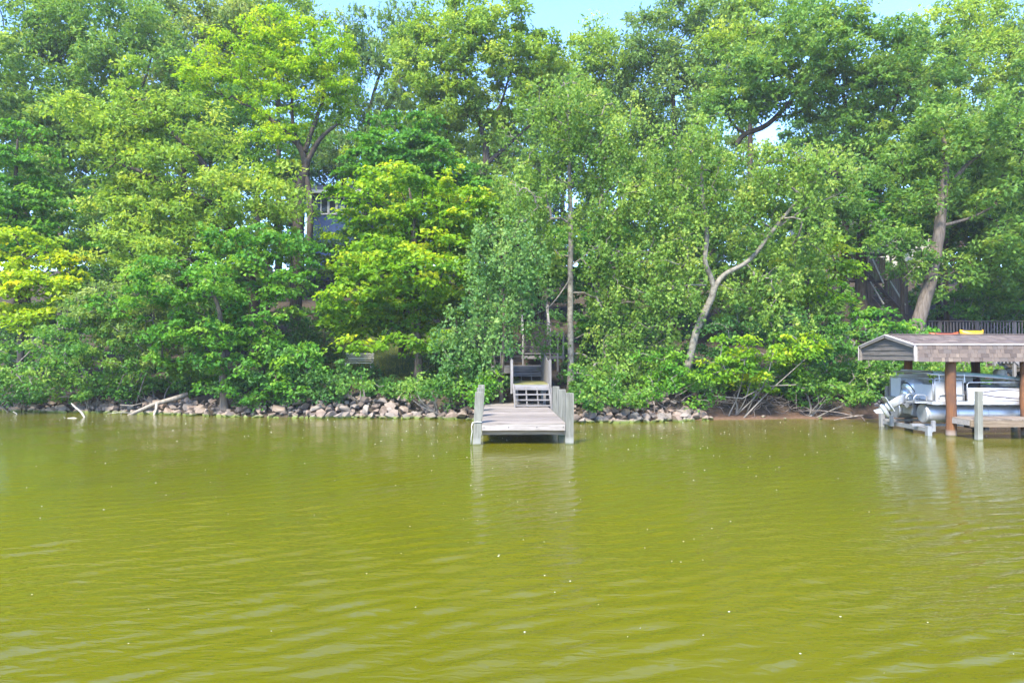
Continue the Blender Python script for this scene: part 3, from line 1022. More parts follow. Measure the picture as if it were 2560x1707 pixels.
# ------------------------------------------------------------------ pontoon boat (bow to +X)
BX, BYC = 12.45, 21.45
bt = empty('pontoon_boat', (BX, BYC, 0.0), 0, 'silver and white pontoon boat with raised outboard motor under the boat shelter', 'boat')
for y in (-0.72, 0.75):
    m_ = MB()
    zc, rr0 = 0.61, 0.285
    m_.tube([(-0.02, y, zc), (0.0, y, zc), (2.0, y, zc), (4.8, y, zc), (5.5, y, zc + 0.06), (6.1, y, zc + 0.20)], [rr0 * 0.97, rr0, rr0, rr0, rr0 * 0.75, 0.04], 24)
    pt = m_.build('pontoon', M['alu'], bt, True)
    for x in (0.02, 0.9, 1.8, 2.7, 3.6, 4.5):
        mm = MB()
        mm.tube([(x, y, zc), (x + 0.02, y, zc)], rr0 * 1.012, 24)
        mm.build('weld_band', M['alu2'], pt, True)
    MB().box((2.6, y, zc + rr0 + 0.015), (5.2, 0.10, 0.05)).build('riser_bracket', M['alu2'], pt)
    MB().tube([(-0.035, y, zc), (-0.02, y, zc)], rr0 * 0.9, 24).build('end_cap', M['alu2'], pt)
MB().box((2.75, 0, 0.955), (5.5, 2.42, 0.05)).build('deck', M['panel2'], bt)
for s in (-1, 1):
    MB().box((2.75, s * 1.225, 0.955), (5.54, 0.025, 0.10)).build('deck_trim', M['alu'], bt)
MB().box((-0.012, 0, 0.955), (0.025, 2.45, 0.10)).build('deck_trim', M['alu'], bt)
for i in range(11):
    MB().box((0.2 + i * 0.5, 0, 0.905), (0.06, 2.3, 0.05)).build('cross_member', M['alu2'], bt)
# side fences
FZ0, FZ1 = 1.02, 1.56


def fence(y, x0, x1, mat):
    MB().box(((x0 + x1) / 2, y, (FZ0 + 1.38) / 2), (x1 - x0, 0.02, 1.38 - FZ0)).build('fence_panel', mat, bt)
    m_ = MB()
    r_ = 0.02
    m_.tube([(x0, y, FZ0), (x0, y, FZ1 - 0.06), (x0 + 0.06, y, FZ1), (x1 - 0.06, y, FZ1), (x1, y, FZ1 - 0.06), (x1, y, FZ0)], r_, 8)
    m_.tube([(x0, y, 1.38), (x1, y, 1.38)], r_ * 0.9, 8)
    m_.tube([(x0, y, FZ0), (x1, y, FZ0)], r_ * 0.9, 8)
    m_.build('fence_rail', M['alu'], bt, True)


fence(-1.16, 1.06, 3.2, M['panel'])
fence(-1.16, 3.24, 5.35, M['panel'])
fence(1.16, 0.55, 5.35, M['panel'])
# stern gate box with speaker, facing the near side
MB().box((0.52, -1.15, 1.29), (0.80, 0.025, 0.62)).build('stern_panel', M['panel2'], bt)
m_ = MB()
m_.tube([(0.10, -1.165, 1.0), (0.10, -1.165, 1.66), (0.94, -1.165, 1.66), (0.94, -1.165, 1.0)], 0.02, 8)
m_.tube([(0.10, -1.165, 1.02), (0.94, -1.165, 1.02)], 0.018, 8)
m_.build('stern_frame', M['alu'], bt, True)
MB().box((0.62, -1.166, 1.46), (0.34, 0.006, 0.022)).build('maker_plate', M['decal2'], bt)
# rear face
m_ = MB()
m_.tube([(0.06, -1.15, 1.0), (0.06, -1.15, 1.66), (0.06, 1.15, 1.66), (0.06, 1.15, 1.0)], 0.02, 8)
m_.tube([(0.06, 0.0, 1.0), (0.06, 0.0, 1.66)], 0.016, 8)
m_.build('rear_rail', M['alu'], bt, True)
MB().box((0.08, 0.85, 1.32), (0.03, 0.55, 0.60)).build('rear_panel', M['panel'], bt)
MB().box((0.08, 0.22, 1.28), (0.03, 0.62, 0.52)).build('rear_panel', M['darkvinyl'], bt)
MB().box((0.08, -0.62, 1.25), (0.03, 0.9, 0.46)).build('rear_panel', M['panel'], bt)
# swim ladder loops and engine pod rails
for y in (-0.95, -0.55):
    m_ = MB()
    m_.tube([(-0.02, y, 0.98), (-0.02, y, 1.14), (-0.10, y, 1.18), (-0.32, y, 1.18), (-0.40, y, 1.10), (-0.40, y, 0.98)], 0.018, 8)
    m_.build('boarding_rail', M['alu'], bt, True)
MB().box((-0.20, -0.75, 0.955), (0.40, 0.55, 0.04)).build('swim_step', M['alu'], bt)
m_ = MB()
m_.tube([(0.95, -1.19, 1.02), (0.95, -1.19, 1.20), (0.45, -1.20, 1.22), (0.2, -1.20, 1.20), (0.2, -1.20, 1.0)], 0.016, 8)
m_.build('grab_rail', M['alu'], bt, True)
# decals: curved swooshes, thin raised vinyl
def swoosh(pts0, pts1, mat, y=-1.176):
    m_ = MB()
    n = len(pts0)
    vs = [(a, y, b) for a, b in pts0] + [(a, y, b) for a, b in pts1] + [(a, y + 0.004, b) for a, b in pts0] + [(a, y + 0.004, b) for a, b in pts1]
    fs = []
    for i in range(n - 1):
        fs.append((i, i + 1, n + i + 1, n + i))
        fs.append((2 * n + i, 3 * n + i, 3 * n + i + 1, 2 * n + i + 1))
        fs.append((i, 2 * n + i, 2 * n + i + 1, i + 1))
        fs.append((n + i, n + i + 1, 3 * n + i + 1, 3 * n + i))
    m_.add(vs, fs)
    m_.build('stripe', mat, bt)


def arc(x0, x1, z0, z1, h, n=14):
    return [(x0 + (x1 - x0) * i / n, z0 + (z1 - z0) * i / n + h * math.sin(math.pi * i / n)) for i in range(n + 1)]


swoosh(arc(1.35, 2.75, 1.24, 1.30, 0.075), arc(1.35, 2.75, 1.225, 1.295, 0.055), M['decal'])
swoosh(arc(1.35, 2.6, 1.235, 1.12, -0.03), arc(1.35, 2.6, 1.22, 1.115, -0.055), M['decal'])
swoosh(arc(1.5, 2.1, 1.235, 1.235, 0.05), arc(1.5, 2.1, 1.235, 1.235, -0.045), M['decal2'])
swoosh(arc(1.7, 2.0, 1.235, 1.235, 0.03), arc(1.7, 2.0, 1.235, 1.235, -0.03), M['panel'], -1.181)
swoosh(arc(2.2, 3.18, 1.10, 1.12, -0.02), arc(2.2, 3.18, 1.09, 1.115, -0.035), M['decal'])
swoosh(arc(2.7, 3.18, 1.33, 1.27, 0.02), arc(2.7, 3.18, 1.31, 1.25, 0.01), M['decal'])
swoosh(arc(3.3, 5.0, 1.26, 1.10, 0.05), arc(3.3, 5.0, 1.24, 1.09, 0.02), M['decal'])
for k, (z, mt) in enumerate(((1.05, 'decal2'), (0.995, 'alu2'))):
    MB().box((3.2, -1.235, z - 0.06), (4.2, 0.006, 0.012)).build('pinstripe', M[mt], bt)


# seats: rounded cushions
def cushion(name, c, s, mat):
    bm = bmesh.new()
    bmesh.ops.create_cube(bm, size=1.0)
    for v in bm.verts:
        v.co = Vector((v.co.x * s[0], v.co.y * s[1], v.co.z * s[2]))
    bmesh.ops.bevel(bm, geom=bm.edges[:], offset=min(s) * 0.3, segments=3, affect='EDGES')
    me = bpy.data.meshes.new(name)
    bm.to_mesh(me)
    bm.free()
    me.materials.append(mat)
    me.polygons.foreach_set('use_smooth', [True] * len(me.polygons))
    return inst(name, me, bt, c)


cushion('seat', (0.75, 0.75, 1.25), (1.0, 0.65, 0.42), M['vinyl'])
cushion('seat_back', (0.75, 1.05, 1.55), (1.0, 0.18, 0.4), M['vinyl'])
cushion('seat', (2.1, 0.75, 1.25), (1.2, 0.65, 0.42), M['darkvinyl'])
cushion('seat_back', (2.1, 1.05, 1.5), (1.2, 0.18, 0.4), M['vinyl'])
cushion('seat', (1.3, -0.75, 1.22), (0.7, 0.55, 0.42), M['darkvinyl'])
cushion('captain_seat', (2.75, -0.45, 1.50), (0.5, 0.5, 0.16), M['vinyl'])
cushion('captain_seat_back', (2.55, -0.45, 1.72), (0.16, 0.5, 0.42), M['vinyl'])
cushion('console', (3.35, -0.75, 1.45), (0.75, 0.6, 0.75), M['vinyl'])
cushion('console_dash', (3.25, -0.75, 1.80), (0.5, 0.5, 0.14), M['darkvinyl'])
cushion('front_seat', (4.5, -0.75, 1.30), (1.3, 0.6, 0.5), M['vinyl'])
cushion('front_seat', (4.5, 0.75, 1.30), (1.3, 0.6, 0.5), M['vinyl'])
m_ = MB()
m_.tube([(3.0 + 0.10 * math.cos(a), -0.75 + 0.17 * math.sin(a), 1.78 + 0.13 * math.cos(a)) for a in np.linspace(0, 2 * math.pi, 15)], 0.016, 6)
m_.build('steering_wheel', M['black'], bt, True)
# folded canopy frame on top
for k, (dy, dz, mt) in enumerate(((-1.12, 0.02, 'alu'), (-1.08, 0.06, 'green_canvas'), (-0.9, 0.09, 'alu'), (0.95, 0.10, 'alu'), (1.1, 0.05, 'green_canvas'))):
    m_ = MB()
    m_.tube([(0.0 + 0.1 * k, dy, 1.78 + dz), (1.2, dy, 1.74 + dz), (2.2, dy, 1.66 + dz), (3.0, dy, 1.58 + dz * 0.5)], 0.026 if mt == 'alu' else 0.05, 8)
    m_.build('canopy_bow' if mt == 'alu' else 'folded_canvas', M[mt], bt, True)
m_ = MB()
m_.tube([(0.1, -1.12, 1.80), (0.02, -0.9, 1.83), (0.0, 0.8, 1.84), (0.1, 1.05, 1.82)], 0.026, 8)
m_.build('canopy_bow', M['alu'], bt, True)
for x in (0.25, 1.0):
    MB().tube([(x, -1.15, 1.55), (x, -1.13, 1.80)], 0.016, 6).build('canopy_strut', M['alu'], bt)
    MB().tube([(x, 1.15, 1.55), (x, 1.1, 1.84)], 0.016, 6).build('canopy_strut', M['alu'], bt)

# outboard motor tilted up
mo = MB()
ang = R(57)      # tilt about Y: lower unit swings back (-X) and up
mroot = bpy.data.objects.new('outboard_motor', None)
mroot.location = (0.02, 0.0, 1.03)
mroot.rotation_euler = (0, ang, 0)
mroot.scale = (1.12, 1.12, 1.12)
link(mroot, bt)


def loft(secs, n=16, power=3.0):
    """superellipse sections (z, cx, cy, rx, ry)"""
    m_ = MB()
    vs = []
    for (z, cx, cy, rx, ry) in secs:
        for k in range(n):
            a = 2 * math.pi * k / n
            ca, sa = math.cos(a), math.sin(a)
            vs.append((cx + rx * math.copysign(abs(ca) ** (2 / power), ca), cy + ry * math.copysign(abs(sa) ** (2 / power), sa), z))
    fs = []
    for i in range(len(secs) - 1):
        for k in range(n):
            k2 = (k + 1) % n
            fs.append((i * n + k, i * n + k2, (i + 1) * n + k2, (i + 1) * n + k))
    fs.append(tuple(range(n - 1, -1, -1)))
    fs.append(tuple((len(secs) - 1) * n + k for k in range(n)))
    m_.add(vs, fs)
    return m_


# local axes: z along the engine leg (up = cowling), -x is aft
loft([(0.02, -0.13, 0, 0.20, 0.15), (0.06, -0.14, 0, 0.25, 0.18), (0.22, -0.15, 0, 0.29, 0.20), (0.42, -0.15, 0, 0.28, 0.19), (0.52, -0.13, 0, 0.22, 0.15), (0.56, -0.12, 0, 0.13, 0.09)]).build('cowling', M['cowl'], mroot, True)
loft([(0.115, -0.148, 0, 0.285, 0.198), (0.145, -0.148, 0, 0.287, 0.199)]).build('cowling_band', M['black'], mroot, True)
loft([(-0.12, -0.10, 0, 0.15, 0.11), (0.03, -0.12, 0, 0.20, 0.15)]).build('engine_pan', M['cowl'], mroot, True)
loft([(-0.62, -0.12, 0, 0.11, 0.045), (-0.35, -0.10, 0, 0.12, 0.06), (-0.10, -0.08, 0, 0.13, 0.09)]).build('midsection', M['cowl'], mroot, True)
MB().box((-0.18, 0, -0.60), (0.46, 0.24, 0.02)).build('cavitation_plate', M['cowl'], mroot)
gcz = -0.78
loft([(-0.70, -0.12, 0, 0.12, 0.05), (-0.60, -0.12, 0, 0.12, 0.045)]).build('strut', M['cowl'], mroot, True)
MB().tube([(0.16, 0, gcz), (0.08, 0, gcz), (-0.1, 0, gcz), (-0.26, 0, gcz), (-0.30, 0, gcz)], [0.015, 0.055, 0.075, 0.065, 0.05], 12).build('gearcase', M['cowl'], mroot, True)
sk = MB()
sk.add([(-0.02, -0.008, gcz - 0.05), (-0.2, -0.008, gcz - 0.05), (-0.26, -0.004, gcz - 0.26), (-0.14, -0.004, gcz - 0.24), (-0.02, 0.008, gcz - 0.05), (-0.2, 0.008, gcz - 0.05), (-0.26, 0.004, gcz - 0.26), (-0.14, 0.004, gcz - 0.24)],
       [(0, 1, 2, 3), (7, 6, 5, 4), (0, 4, 5, 1), (1, 5, 6, 2), (2, 6, 7, 3), (3, 7, 4, 0)])
sk.build('skeg', M['cowl'], mroot)
for k in range(3):
    a = k * 2.094 + 0.4
    m_ = MB()
    u = Vector((0, math.cos(a), math.sin(a)))
    w = Vector((0, -math.sin(a), math.cos(a)))
    c0 = Vector((-0.33, 0, gcz))
    pts = [c0 + u * 0.04 - w * 0.03 + Vector((0.03, 0, 0)), c0 + u * 0.11 - w * 0.085 + Vector((0.045, 0, 0)), c0 + u * 0.17 - w * 0.01 + Vector((0, 0, 0)), c0 + u * 0.12 + w * 0.075 - Vector((0.045, 0, 0)), c0 + u * 0.04 + w * 0.03 - Vector((0.03, 0, 0))]
    q = [p + Vector((-0.008, 0, 0)) for p in pts]
    m_.add(pts + q, [(0, 1, 2, 3, 4), (9, 8, 7, 6, 5)] + [(i, (i + 1) % 5, 5 + (i + 1) % 5, 5 + i) for i in range(5)])
    m_.build('propeller_blade', M['black'], mroot)
MB().tube([(-0.29, 0, gcz), (-0.40, 0, gcz)], [0.05, 0.035], 10).build('propeller_hub', M['black'], mroot, True)
MB().box((0.08, 0, -0.12), (0.12, 0.30, 0.34)).build('clamp_bracket', M['alu2'], mroot)
for y in (-0.1, 0.1):
    MB().tube([(0.05, y, -0.30), (-0.02, y * 0.8, -0.1), (-0.08, y * 0.6, 0.05)], 0.022, 8).build('tilt_ram', M['black'], mroot, True)
MB().tube([(0.10, -0.12, -0.2), (0.16, -0.2, -0.02), (0.12, -0.16, 0.1), (0.0, -0.12, 0.06)], 0.022, 8).build('rigging_hose', M['black'], mroot, True)
MB().box((0.05, 0.05, 0.78), (0.10, 0.55, 0.5)).build('transom', M['alu'], bt)
MB().bar((-0.05, -0.25, 0.62), (0.35, -0.25, 0.50), 0.05, 0.22).build('motor_pod', M['alu'], bt)

# ------------------------------------------------------------------ right-hand deck, stairs, kayaks
DZ = 3.05
DY = 33.0
dx0 = P(2165, 820, DY).x
dx1 = 29.0
rd = empty('timber_deck', (dx0, DY, DZ), 0, 'brown timber deck with baluster railing on the slope behind the boat shelter', 'deck')
bm_ = MB().box((0, 0, 0), (0.045, 0.03, 0.78)).mesh('baluster', M['brown_z'])
x = 0.05
while x < dx1 - dx0:
    inst('baluster', bm_, rd, (x, 0, 0.50 + rs.uniform(-.01, .01)))
    x += 0.15
for x in (0.0, 1.8, 3.6, 5.4, 7.2, 9.0):
    MB().box((x, 0.05, 0.3), (0.10, 0.10, 1.3)).build('railing_post', M['brown_z'], rd)
MB().bar((-0.1, 0.02, 0.94), (dx1 - dx0, 0.02, 0.94), 0.14, 0.04).build('top_rail', M['brown'], rd)
MB().bar((-0.1, 0.02, 0.14), (dx1 - dx0, 0.02, 0.14), 0.04, 0.09).build('bottom_rail', M['brown'], rd)
MB().box(((dx1 - dx0) / 2, -0.03, -0.12), (dx1 - dx0, 0.04, 0.22)).build('rim_board', M['brown'], rd)
dkm = MB().box((0, 0, 0), (dx1 - dx0, 0.135, 0.036)).mesh('deck_board', M['brown'])
for i in range(24):
    inst('deck_board', dkm, rd, ((dx1 - dx0) / 2, 0.1 + i * 0.145, -0.02))
for x in (0.2, 3.0, 6.0, 9.0):
    MB().box((x, 0.1, -0.9), (0.14, 0.14, 1.6)).build('support_post', M['brown_z'], rd)
# inclined rail on the deck stairs at the far end
MB().bar((7.6, -0.15, 1.0), (9.6, -0.15, -0.2), 0.05, 0.12).build('stair_rail', M['brown'], rd)

# lower bank stairs seen under the shelter roof
ls_ = P(2500, 940, 27.5)
ls = empty('bank_stairs', (ls_.x, 27.5, 0.6), 0, 'wooden stairs with baluster railing on the bank seen under the shelter roof', 'stairs')
for i in range(9):
    MB().box((0.75 + i * 0.22, 0.55, 0.15 + (8 - i) * 0.18), (0.28, 1.1, 0.04)).build('tread', wood('mossy_tread', [(0.14, 0.13, 0.07), (0.28, 0.27, 0.16), (0.38, 0.36, 0.24)], 'X') if i == 0 else bpy.data.materials['mossy_tread'], ls)
for i in range(16):
    z0 = max(0.0, 1.75 - max(0, i - 5) * 0.165)
    MB().box((-0.15 + i * 0.15, -0.03, z0 + 0.10), (0.045, 0.03, 0.85)).build('baluster', M['stair_y'], ls)
MB().bar((-0.2, -0.03, 2.15), (0.65, -0.03, 2.15), 0.06, 0.09).build('top_rail', M['stair'], ls)
MB().bar((0.6, -0.03, 2.2), (2.3, -0.03, 0.6), 0.06, 0.09).build('hand_rail', M['stair'], ls)
MB().bar((0.55, -0.05, 1.62), (2.4, -0.05, 0.05), 0.04, 0.2).build('stringer', M['stair'], ls)
MB().bar((0.55, 1.1, 1.62), (2.4, 1.1, 0.05), 0.04, 0.2).build('stringer', M['stair'], ls)
for x in (-0.2, 0.6):
    MB().box((x, 0.02, 0.9), (0.10, 0.10, 2.7)).build('railing_post', M['stair_y'], ls)


def kayak(px0, px1, py, d, h, name, label, mat, dz):
    a, b = P(px0, py, d), P(px1, py, d)
    Ln = (b.x - a.x)
    e_ = empty(name, ((a.x + b.x) / 2, d, a.z - h), 0, label, 'kayak')
    n, k = 12, 10
    m_ = MB()
    vs, fs = [], []
    for i in range(n + 1):
        u = i / n
        w = math.sin(math.pi * min(max(u, 0.02), 0.98)) ** 0.7
        for j in range(k):
            a_ = 2 * math.pi * j / k
            vs.append(((u - 0.5) * Ln, math.cos(a_) * 0.33 * w, h * 0.5 + math.sin(a_) * h * 0.5 * (0.55 + 0.45 * w) + 0.10 * (abs(u - 0.5) * 2) ** 3))
    for i in range(n):
        for j in range(k):
            j2 = (j + 1) % k
            fs.append((i * k + j, i * k + j2, (i + 1) * k + j2, (i + 1) * k + j))
    fs.append(tuple(range(k - 1, -1, -1)))
    fs.append(tuple(n * k + j for j in range(k)))
    m_.add(vs, fs)
    m_.build('hull', mat, e_, True)
    cr = MB()
    cr.tube([(0.45 * math.cos(t), 0.2 * math.sin(t), h * 0.98) for t in np.linspace(0, 6.283, 17)], 0.025, 6)
    cr.build('cockpit_rim', M['black'], e_, True)
    return e_


for (px, d_) in ((2412, 31.6), (2456, 31.6), (2338, 31.6), (2388, 31.6)):
    p_ = P(px, 842, d_)
ky = kayak(2400, 2458, 824, 31.6, 0.42, 'kayak', 'yellow kayak hull poking up behind the shelter roof ridge', M['yellow'], 0)
ko = kayak(2322, 2395, 824, 31.4, 0.28, 'kayak', 'orange red kayak lying below the deck railing behind the roof', M['orange'], 0)
# rack under the two kayaks
rk_a, rk_b = P(2315, 840, 31.5), P(2462, 840, 31.5)
rk = empty('kayak_rack', (rk_a.x, 31.5, Hs((rk_a.x + rk_b.x) / 2, 31.5) - 0.05), 0, 'low dark timber rack under the kayaks behind the shelter roof', 'rack')
zt = min(ky.location.z, ko.location.z) - rk.location.z - 0.02
for x in (0.15, 1.1, 1.8, 2.6):
    MB().box((x, -0.2, zt / 2 - 0.03), (0.09, 0.09, zt)).build('leg', M['brown_z'], rk)
    MB().box((x, 0.35, zt / 2 - 0.03), (0.09, 0.09, zt)).build('leg', M['brown_z'], rk)
    MB().box((x, 0.08, zt - 0.03), (0.10, 0.8, 0.08)).build('cross_bar', M['brown'], rk)
ky.location.z = rk.location.z + zt + 0.012
ko.location.z = rk.location.z + zt + 0.012

# two flights of dark stairs climbing the hill on the right
hs_ = P(2237, 786, 37.0)
hs = empty('hillside_stairs', (hs_.x, 37.0, hs_.z), 0, 'long dark brown staircase with board sides climbing the slope at right', 'stairs')
for i in range(11):
    MB().box((0.0, 0.1 + i * 0.27, 0.08 + i * 0.19), (0.85, 0.26, 0.05)).build('tread', M['brown'], hs)
for i in range(9):
    MB().box((0.18, 3.6 + i * 0.27, 2.30 + i * 0.19), (0.80, 0.26, 0.05)).build('tread', M['brown'], hs)
for (x, y, z0, z1, n_, st_) in ((-1.35, 1.4, 0.1, 1.85, 12, 0.085), (0.5, 1.4, 0.1, 2.5, 10, 0.11), (-1.15, 3.7, 2.15, 3.75, 13, 0.085), (0.7, 3.9, 2.1, 3.6, 10, 0.10)):
    for i in range(n_):
        MB().box((x + i * st_, y, (z0 + z1) / 2 + rs.uniform(-.02, .02)), (st_ - 0.025, 0.025, z1 - z0)).build('side_board', M['brown_z'], hs)
    MB().box((x + n_ * st_ / 2, y - 0.02, z1 + 0.02), (n_ * st_ + 0.1, 0.10, 0.04)).build('top_rail', M['brown'], hs)
for x in (-0.5, 0.5):
    MB().bar((x, 0.0, 0.0), (x, 3.0, 2.1), 0.05, 0.24).build('stringer', M['brown'], hs)
    MB().bar((x + 0.18, 3.4, 2.2), (x + 0.18, 6.0, 4.0), 0.05, 0.24).build('stringer', M['brown'], hs)
for (a, b) in (((-0.62, -0.05, 0.55), (-0.62, 1.3, 1.9)), ((0.55, -0.05, 0.5), (0.55, 1.6, 2.15)), ((-0.55, 2.2, 1.9), (-0.42, 3.6, 3.55)), ((0.62, 2.2, 1.9), (0.75, 3.6, 3.5))):
    MB().bar(a, b, 0.06, 0.06).build('hand_rail', M['bench'], hs)
MB().box((0.0, 3.25, 2.14), (2.6, 0.8, 0.06)).build('landing', M['brown'], hs)
for x in (-1.2, 1.2):
    MB().box((x, 3.0, 0.9), (0.14, 0.14, 2.4)).build('support_post', M['brown_z'], hs)

# ------------------------------------------------------------------ houses on the hill
bh = empty('blue_house', (-14.2, 56.0, 9.2), 0, 'dark blue house with white framed windows half hidden by trees on the hill', 'house')
MB().box((-0.28, 4.0, 3.0), (4.96, 7.6, 7.4)).build('wall', M['blue'], bh)
wx0 = P(800, 515, 56).x + 14.2
wz0, wz1 = P(800, 534, 56).z - 9.2, P(800, 492, 56).z - 9.2
ww = P(860, 515, 56).x - P(800, 515, 56).x
for k in range(3):
    wr_ = MB()
    x0 = wx0 + k * ww / 3
    x1 = x0 + ww / 3
    for (cx, cz, sx, sz) in ((x0 + 0.04, (wz0 + wz1) / 2, 0.09, wz1 - wz0), (x1 - 0.04, (wz0 + wz1) / 2, 0.09, wz1 - wz0), ((x0 + x1) / 2, wz0, ww / 3 + 0.02, 0.10), ((x0 + x1) / 2, wz1, ww / 3 + 0.02, 0.10)):
        wr_.box((cx, 0.16, cz), (sx, 0.10, sz))
    wo_ = wr_.build('window', M['white'], bh)
    MB().box(((x0 + x1) / 2, 0.18, (wz0 + wz1) / 2), (ww / 3 - 0.1, 0.03, wz1 - wz0 - 0.06)).build('pane', M['glass'], wo_)
ze = P(800, 480, 56).z - 9.2
MB().add([(-3.2, -0.6, ze), (2.7, -0.6, ze), (2.7, 4.0, ze + 1.5), (-3.2, 4.0, ze + 1.5), (-3.2, 8.6, ze), (2.7, 8.6, ze),
          (-3.2, -0.6, ze - 0.12), (2.7, -0.6, ze - 0.12), (-3.2, 8.6, ze - 0.12), (2.7, 8.6, ze - 0.12)],
         [(0, 1, 2, 3), (3, 2, 5, 4), (0, 3, 4), (1, 5, 2), (6, 7, 1, 0), (8, 9, 5, 4), (6, 8, 9, 7), (0, 4, 8, 6), (1, 7, 9, 5)]).build('roof', M['roofred'], bh)
MB().box((-0.25, -0.63, ze - 0.10), (5.9, 0.05, 0.24)).build('gutter', M['white'], bh)
for x in (-2.68, 2.12):
    MB().box((x, 0.16, 3.0), (0.18, 0.1, 7.2)).build('corner_board', M['white'], bh)
# deck rail before the blue house
hr0, hr1 = P(727, 652, 53.5), P(874, 652, 53.5)
hd = empty('house_deck', (hr0.x, 53.5, P(800, 668, 53.5).z), 0, 'grey slatted railing of a raised deck below the blue house', 'deck')
wl = hr1.x - hr0.x + 1.5
hh_ = P(800, 638, 53.5).z - hd.location.z
for i in range(4):
    MB().box((wl / 2, 0, 0.08 + i * hh_ / 4.0), (wl, 0.04, 0.11)).build('rail_board', M['darkwood'] if i != 3 else M['stair'], hd)
for k in range(5):
    MB().box((k * wl / 4, 0.05, hh_ / 2 - 0.4), (0.13, 0.11, hh_ + 0.9)).build('railing_post', M['stair_y'], hd)
MB().box((wl / 2, 1.4, -0.1), (wl, 2.7, 0.12)).build('floor_boards', M['stair'], hd)
for k in range(3):
    MB().box((k * wl / 2, 0.1, -1.3), (0.16, 0.16, 2.6)).build('support_post', M['darkwood'], hd)

ch = empty('hilltop_house', (30.0, 60.0, 10.3), 0, 'cream house with one white framed window behind the trees at right', 'house')
MB().box((3.0, 4.0, 2.2), (11, 7, 5.0)).build('wall', M['cream'], ch)
wa, wb = P(2188, 635, 60), P(2219, 587, 60)
MB().box(((wa.x + wb.x) / 2 - 30, 0.47, (wa.z + wb.z) / 2 - 10.3), (wb.x - wa.x, 0.06, wb.z - wa.z)).build('window', M['white'], ch)
MB().box(((wa.x + wb.x) / 2 - 30 + 0.05, 0.43, (wa.z + wb.z) / 2 - 10.3 - 0.08), (wb.x - wa.x - 0.25, 0.04, wb.z - wa.z - 0.3)).build('pane', M['glass'], ch)
MB().add([(-2.9, -0.1, 4.7), (8.9, -0.1, 4.7), (8.9, 4, 6.4), (-2.9, 4, 6.4), (-2.9, 8.1, 4.7), (8.9, 8.1, 4.7)], [(0, 1, 2, 3), (3, 2, 5, 4), (0, 3, 4), (1, 5, 2), (0, 4, 5, 1)]).build('roof', M['roofred'], ch)
bl0, bl1 = P(2172, 630, 57), P(2228, 605, 57)
bc = empty('balcony', (bl0.x, 57.0, bl0.z), 0, 'black balcony railing before the white window at right', 'balcony')
for i in range(16):
    MB().box((i * (bl1.x - bl0.x) / 15, 0, 0.45), (0.035, 0.03, 0.85)).build('baluster', M['black'], bc)
for z in (0.05, 0.9):
    MB().box(((bl1.x - bl0.x) / 2, 0, z), (bl1.x - bl0.x + 0.1, 0.06, 0.06)).build('rail', M['black'], bc)
MB().box(((bl1.x - bl0.x) / 2, 1.4, -0.08), (bl1.x - bl0.x + 0.1, 3.0, 0.14)).build('floor', M['darkwood'], bc)
for k in (0, 1):
    MB().box((k * (bl1.x - bl0.x), 0.1, -1.0), (0.14, 0.14, 2.0)).build('support_post', M['darkwood'], bc)
fn0, fn1 = P(2058, 626, 52), P(2108, 613, 52)
fnz = Hs(fn0.x, 52)
fn = empty('picket_fence', (fn0.x, 52.0, fnz), 0, 'short brown picket fence high on the slope beside dark twin trunks', 'fence')
for i in range(14):
    MB().box((i * 0.13, 0, (fn1.z - fnz) / 2), (0.09, 0.02, fn1.z - fnz)).build('picket', M['brown_z'], fn)
for z in (0.3, 0.75):
    MB().box((0.85, 0.03, z * (fn1.z - fnz)), (1.9, 0.04, 0.09)).build('rail', M['brown'], fn)

# ------------------------------------------------------------------ bench on the lawn
bp_ = P(897, 925, 32.0)
bn = empty('garden_bench', (bp_.x, 32.0, Hs(bp_.x, 32.0)), R(4), 'pale slatted wooden bench on the shaded lawn', 'bench')
for i in range(4):
    MB().box((0, -0.16 + i * 0.12, 0.44), (1.32, 0.09, 0.03)).build('seat_slat', M['bench'], bn)
for i in range(4):
    MB().box((0, 0.27 + i * 0.022, 0.55 + i * 0.105), (1.32, 0.025, 0.078)).build('back_slat', M['bench'], bn)
for s in (-1, 1):
    MB().box((s * 0.58, -0.18, 0.22), (0.06, 0.06, 0.46)).build('leg', M['bench'], bn)
    MB().bar((s * 0.58, 0.24, -0.02), (s * 0.58, 0.38, 0.92), 0.06, 0.06).build('leg', M['bench'], bn)
    MB().box((s * 0.58, 0.02, 0.64), (0.07, 0.5, 0.035)).build('armrest', M['bench'], bn)

# ------------------------------------------------------------------ driftwood
lg = empty('driftwood_log', P(330, 1030, 27.3), 0, 'long pale driftwood branch arching from the bushes down into the water', 'driftwood')
o_ = Vector(lg.location)


def LP(px, py, d):
    return P(px, py, d) - o_


MB().tube([LP(470, 985, 28.0), LP(440, 995, 27.8), (LP(385, 1010, 27.5)), LP(340, 1030, 27.2), LP(318, 1040, 27.0), LP(285, 1042, 26.8), LP(272, 1049, 26.7)], [0.10, 0.10, 0.085, 0.07, 0.055, 0.03, 0.012], 8).build('stem', M['drift'], lg, True)
MB().tube([LP(392, 1008, 27.5), LP(390, 1025, 27.3), LP(383, 1041, 27.1), LP(379, 1048, 27.0)], [0.06, 0.05, 0.035, 0.02], 7).build('branch', M['driftpale'], lg, True)
MB().tube([LP(330, 1032, 27.1), LP(296, 1031, 26.9), LP(268, 1034, 26.7)], [0.03, 0.018, 0.008], 5).build('branch', M['driftpale'], lg, True)
MB().tube([LP(300, 1041, 26.9), LP(305, 1030, 26.8), LP(312, 1022, 26.8)], [0.025, 0.015, 0.006], 5).build('branch', M['driftpale'], lg, True)
MB().tube([LP(286, 1042, 26.8), LP(272, 1044, 26.7), LP(266, 1050, 26.6)], [0.025, 0.015, 0.006], 5).build('branch', M['driftpale'], lg, True)
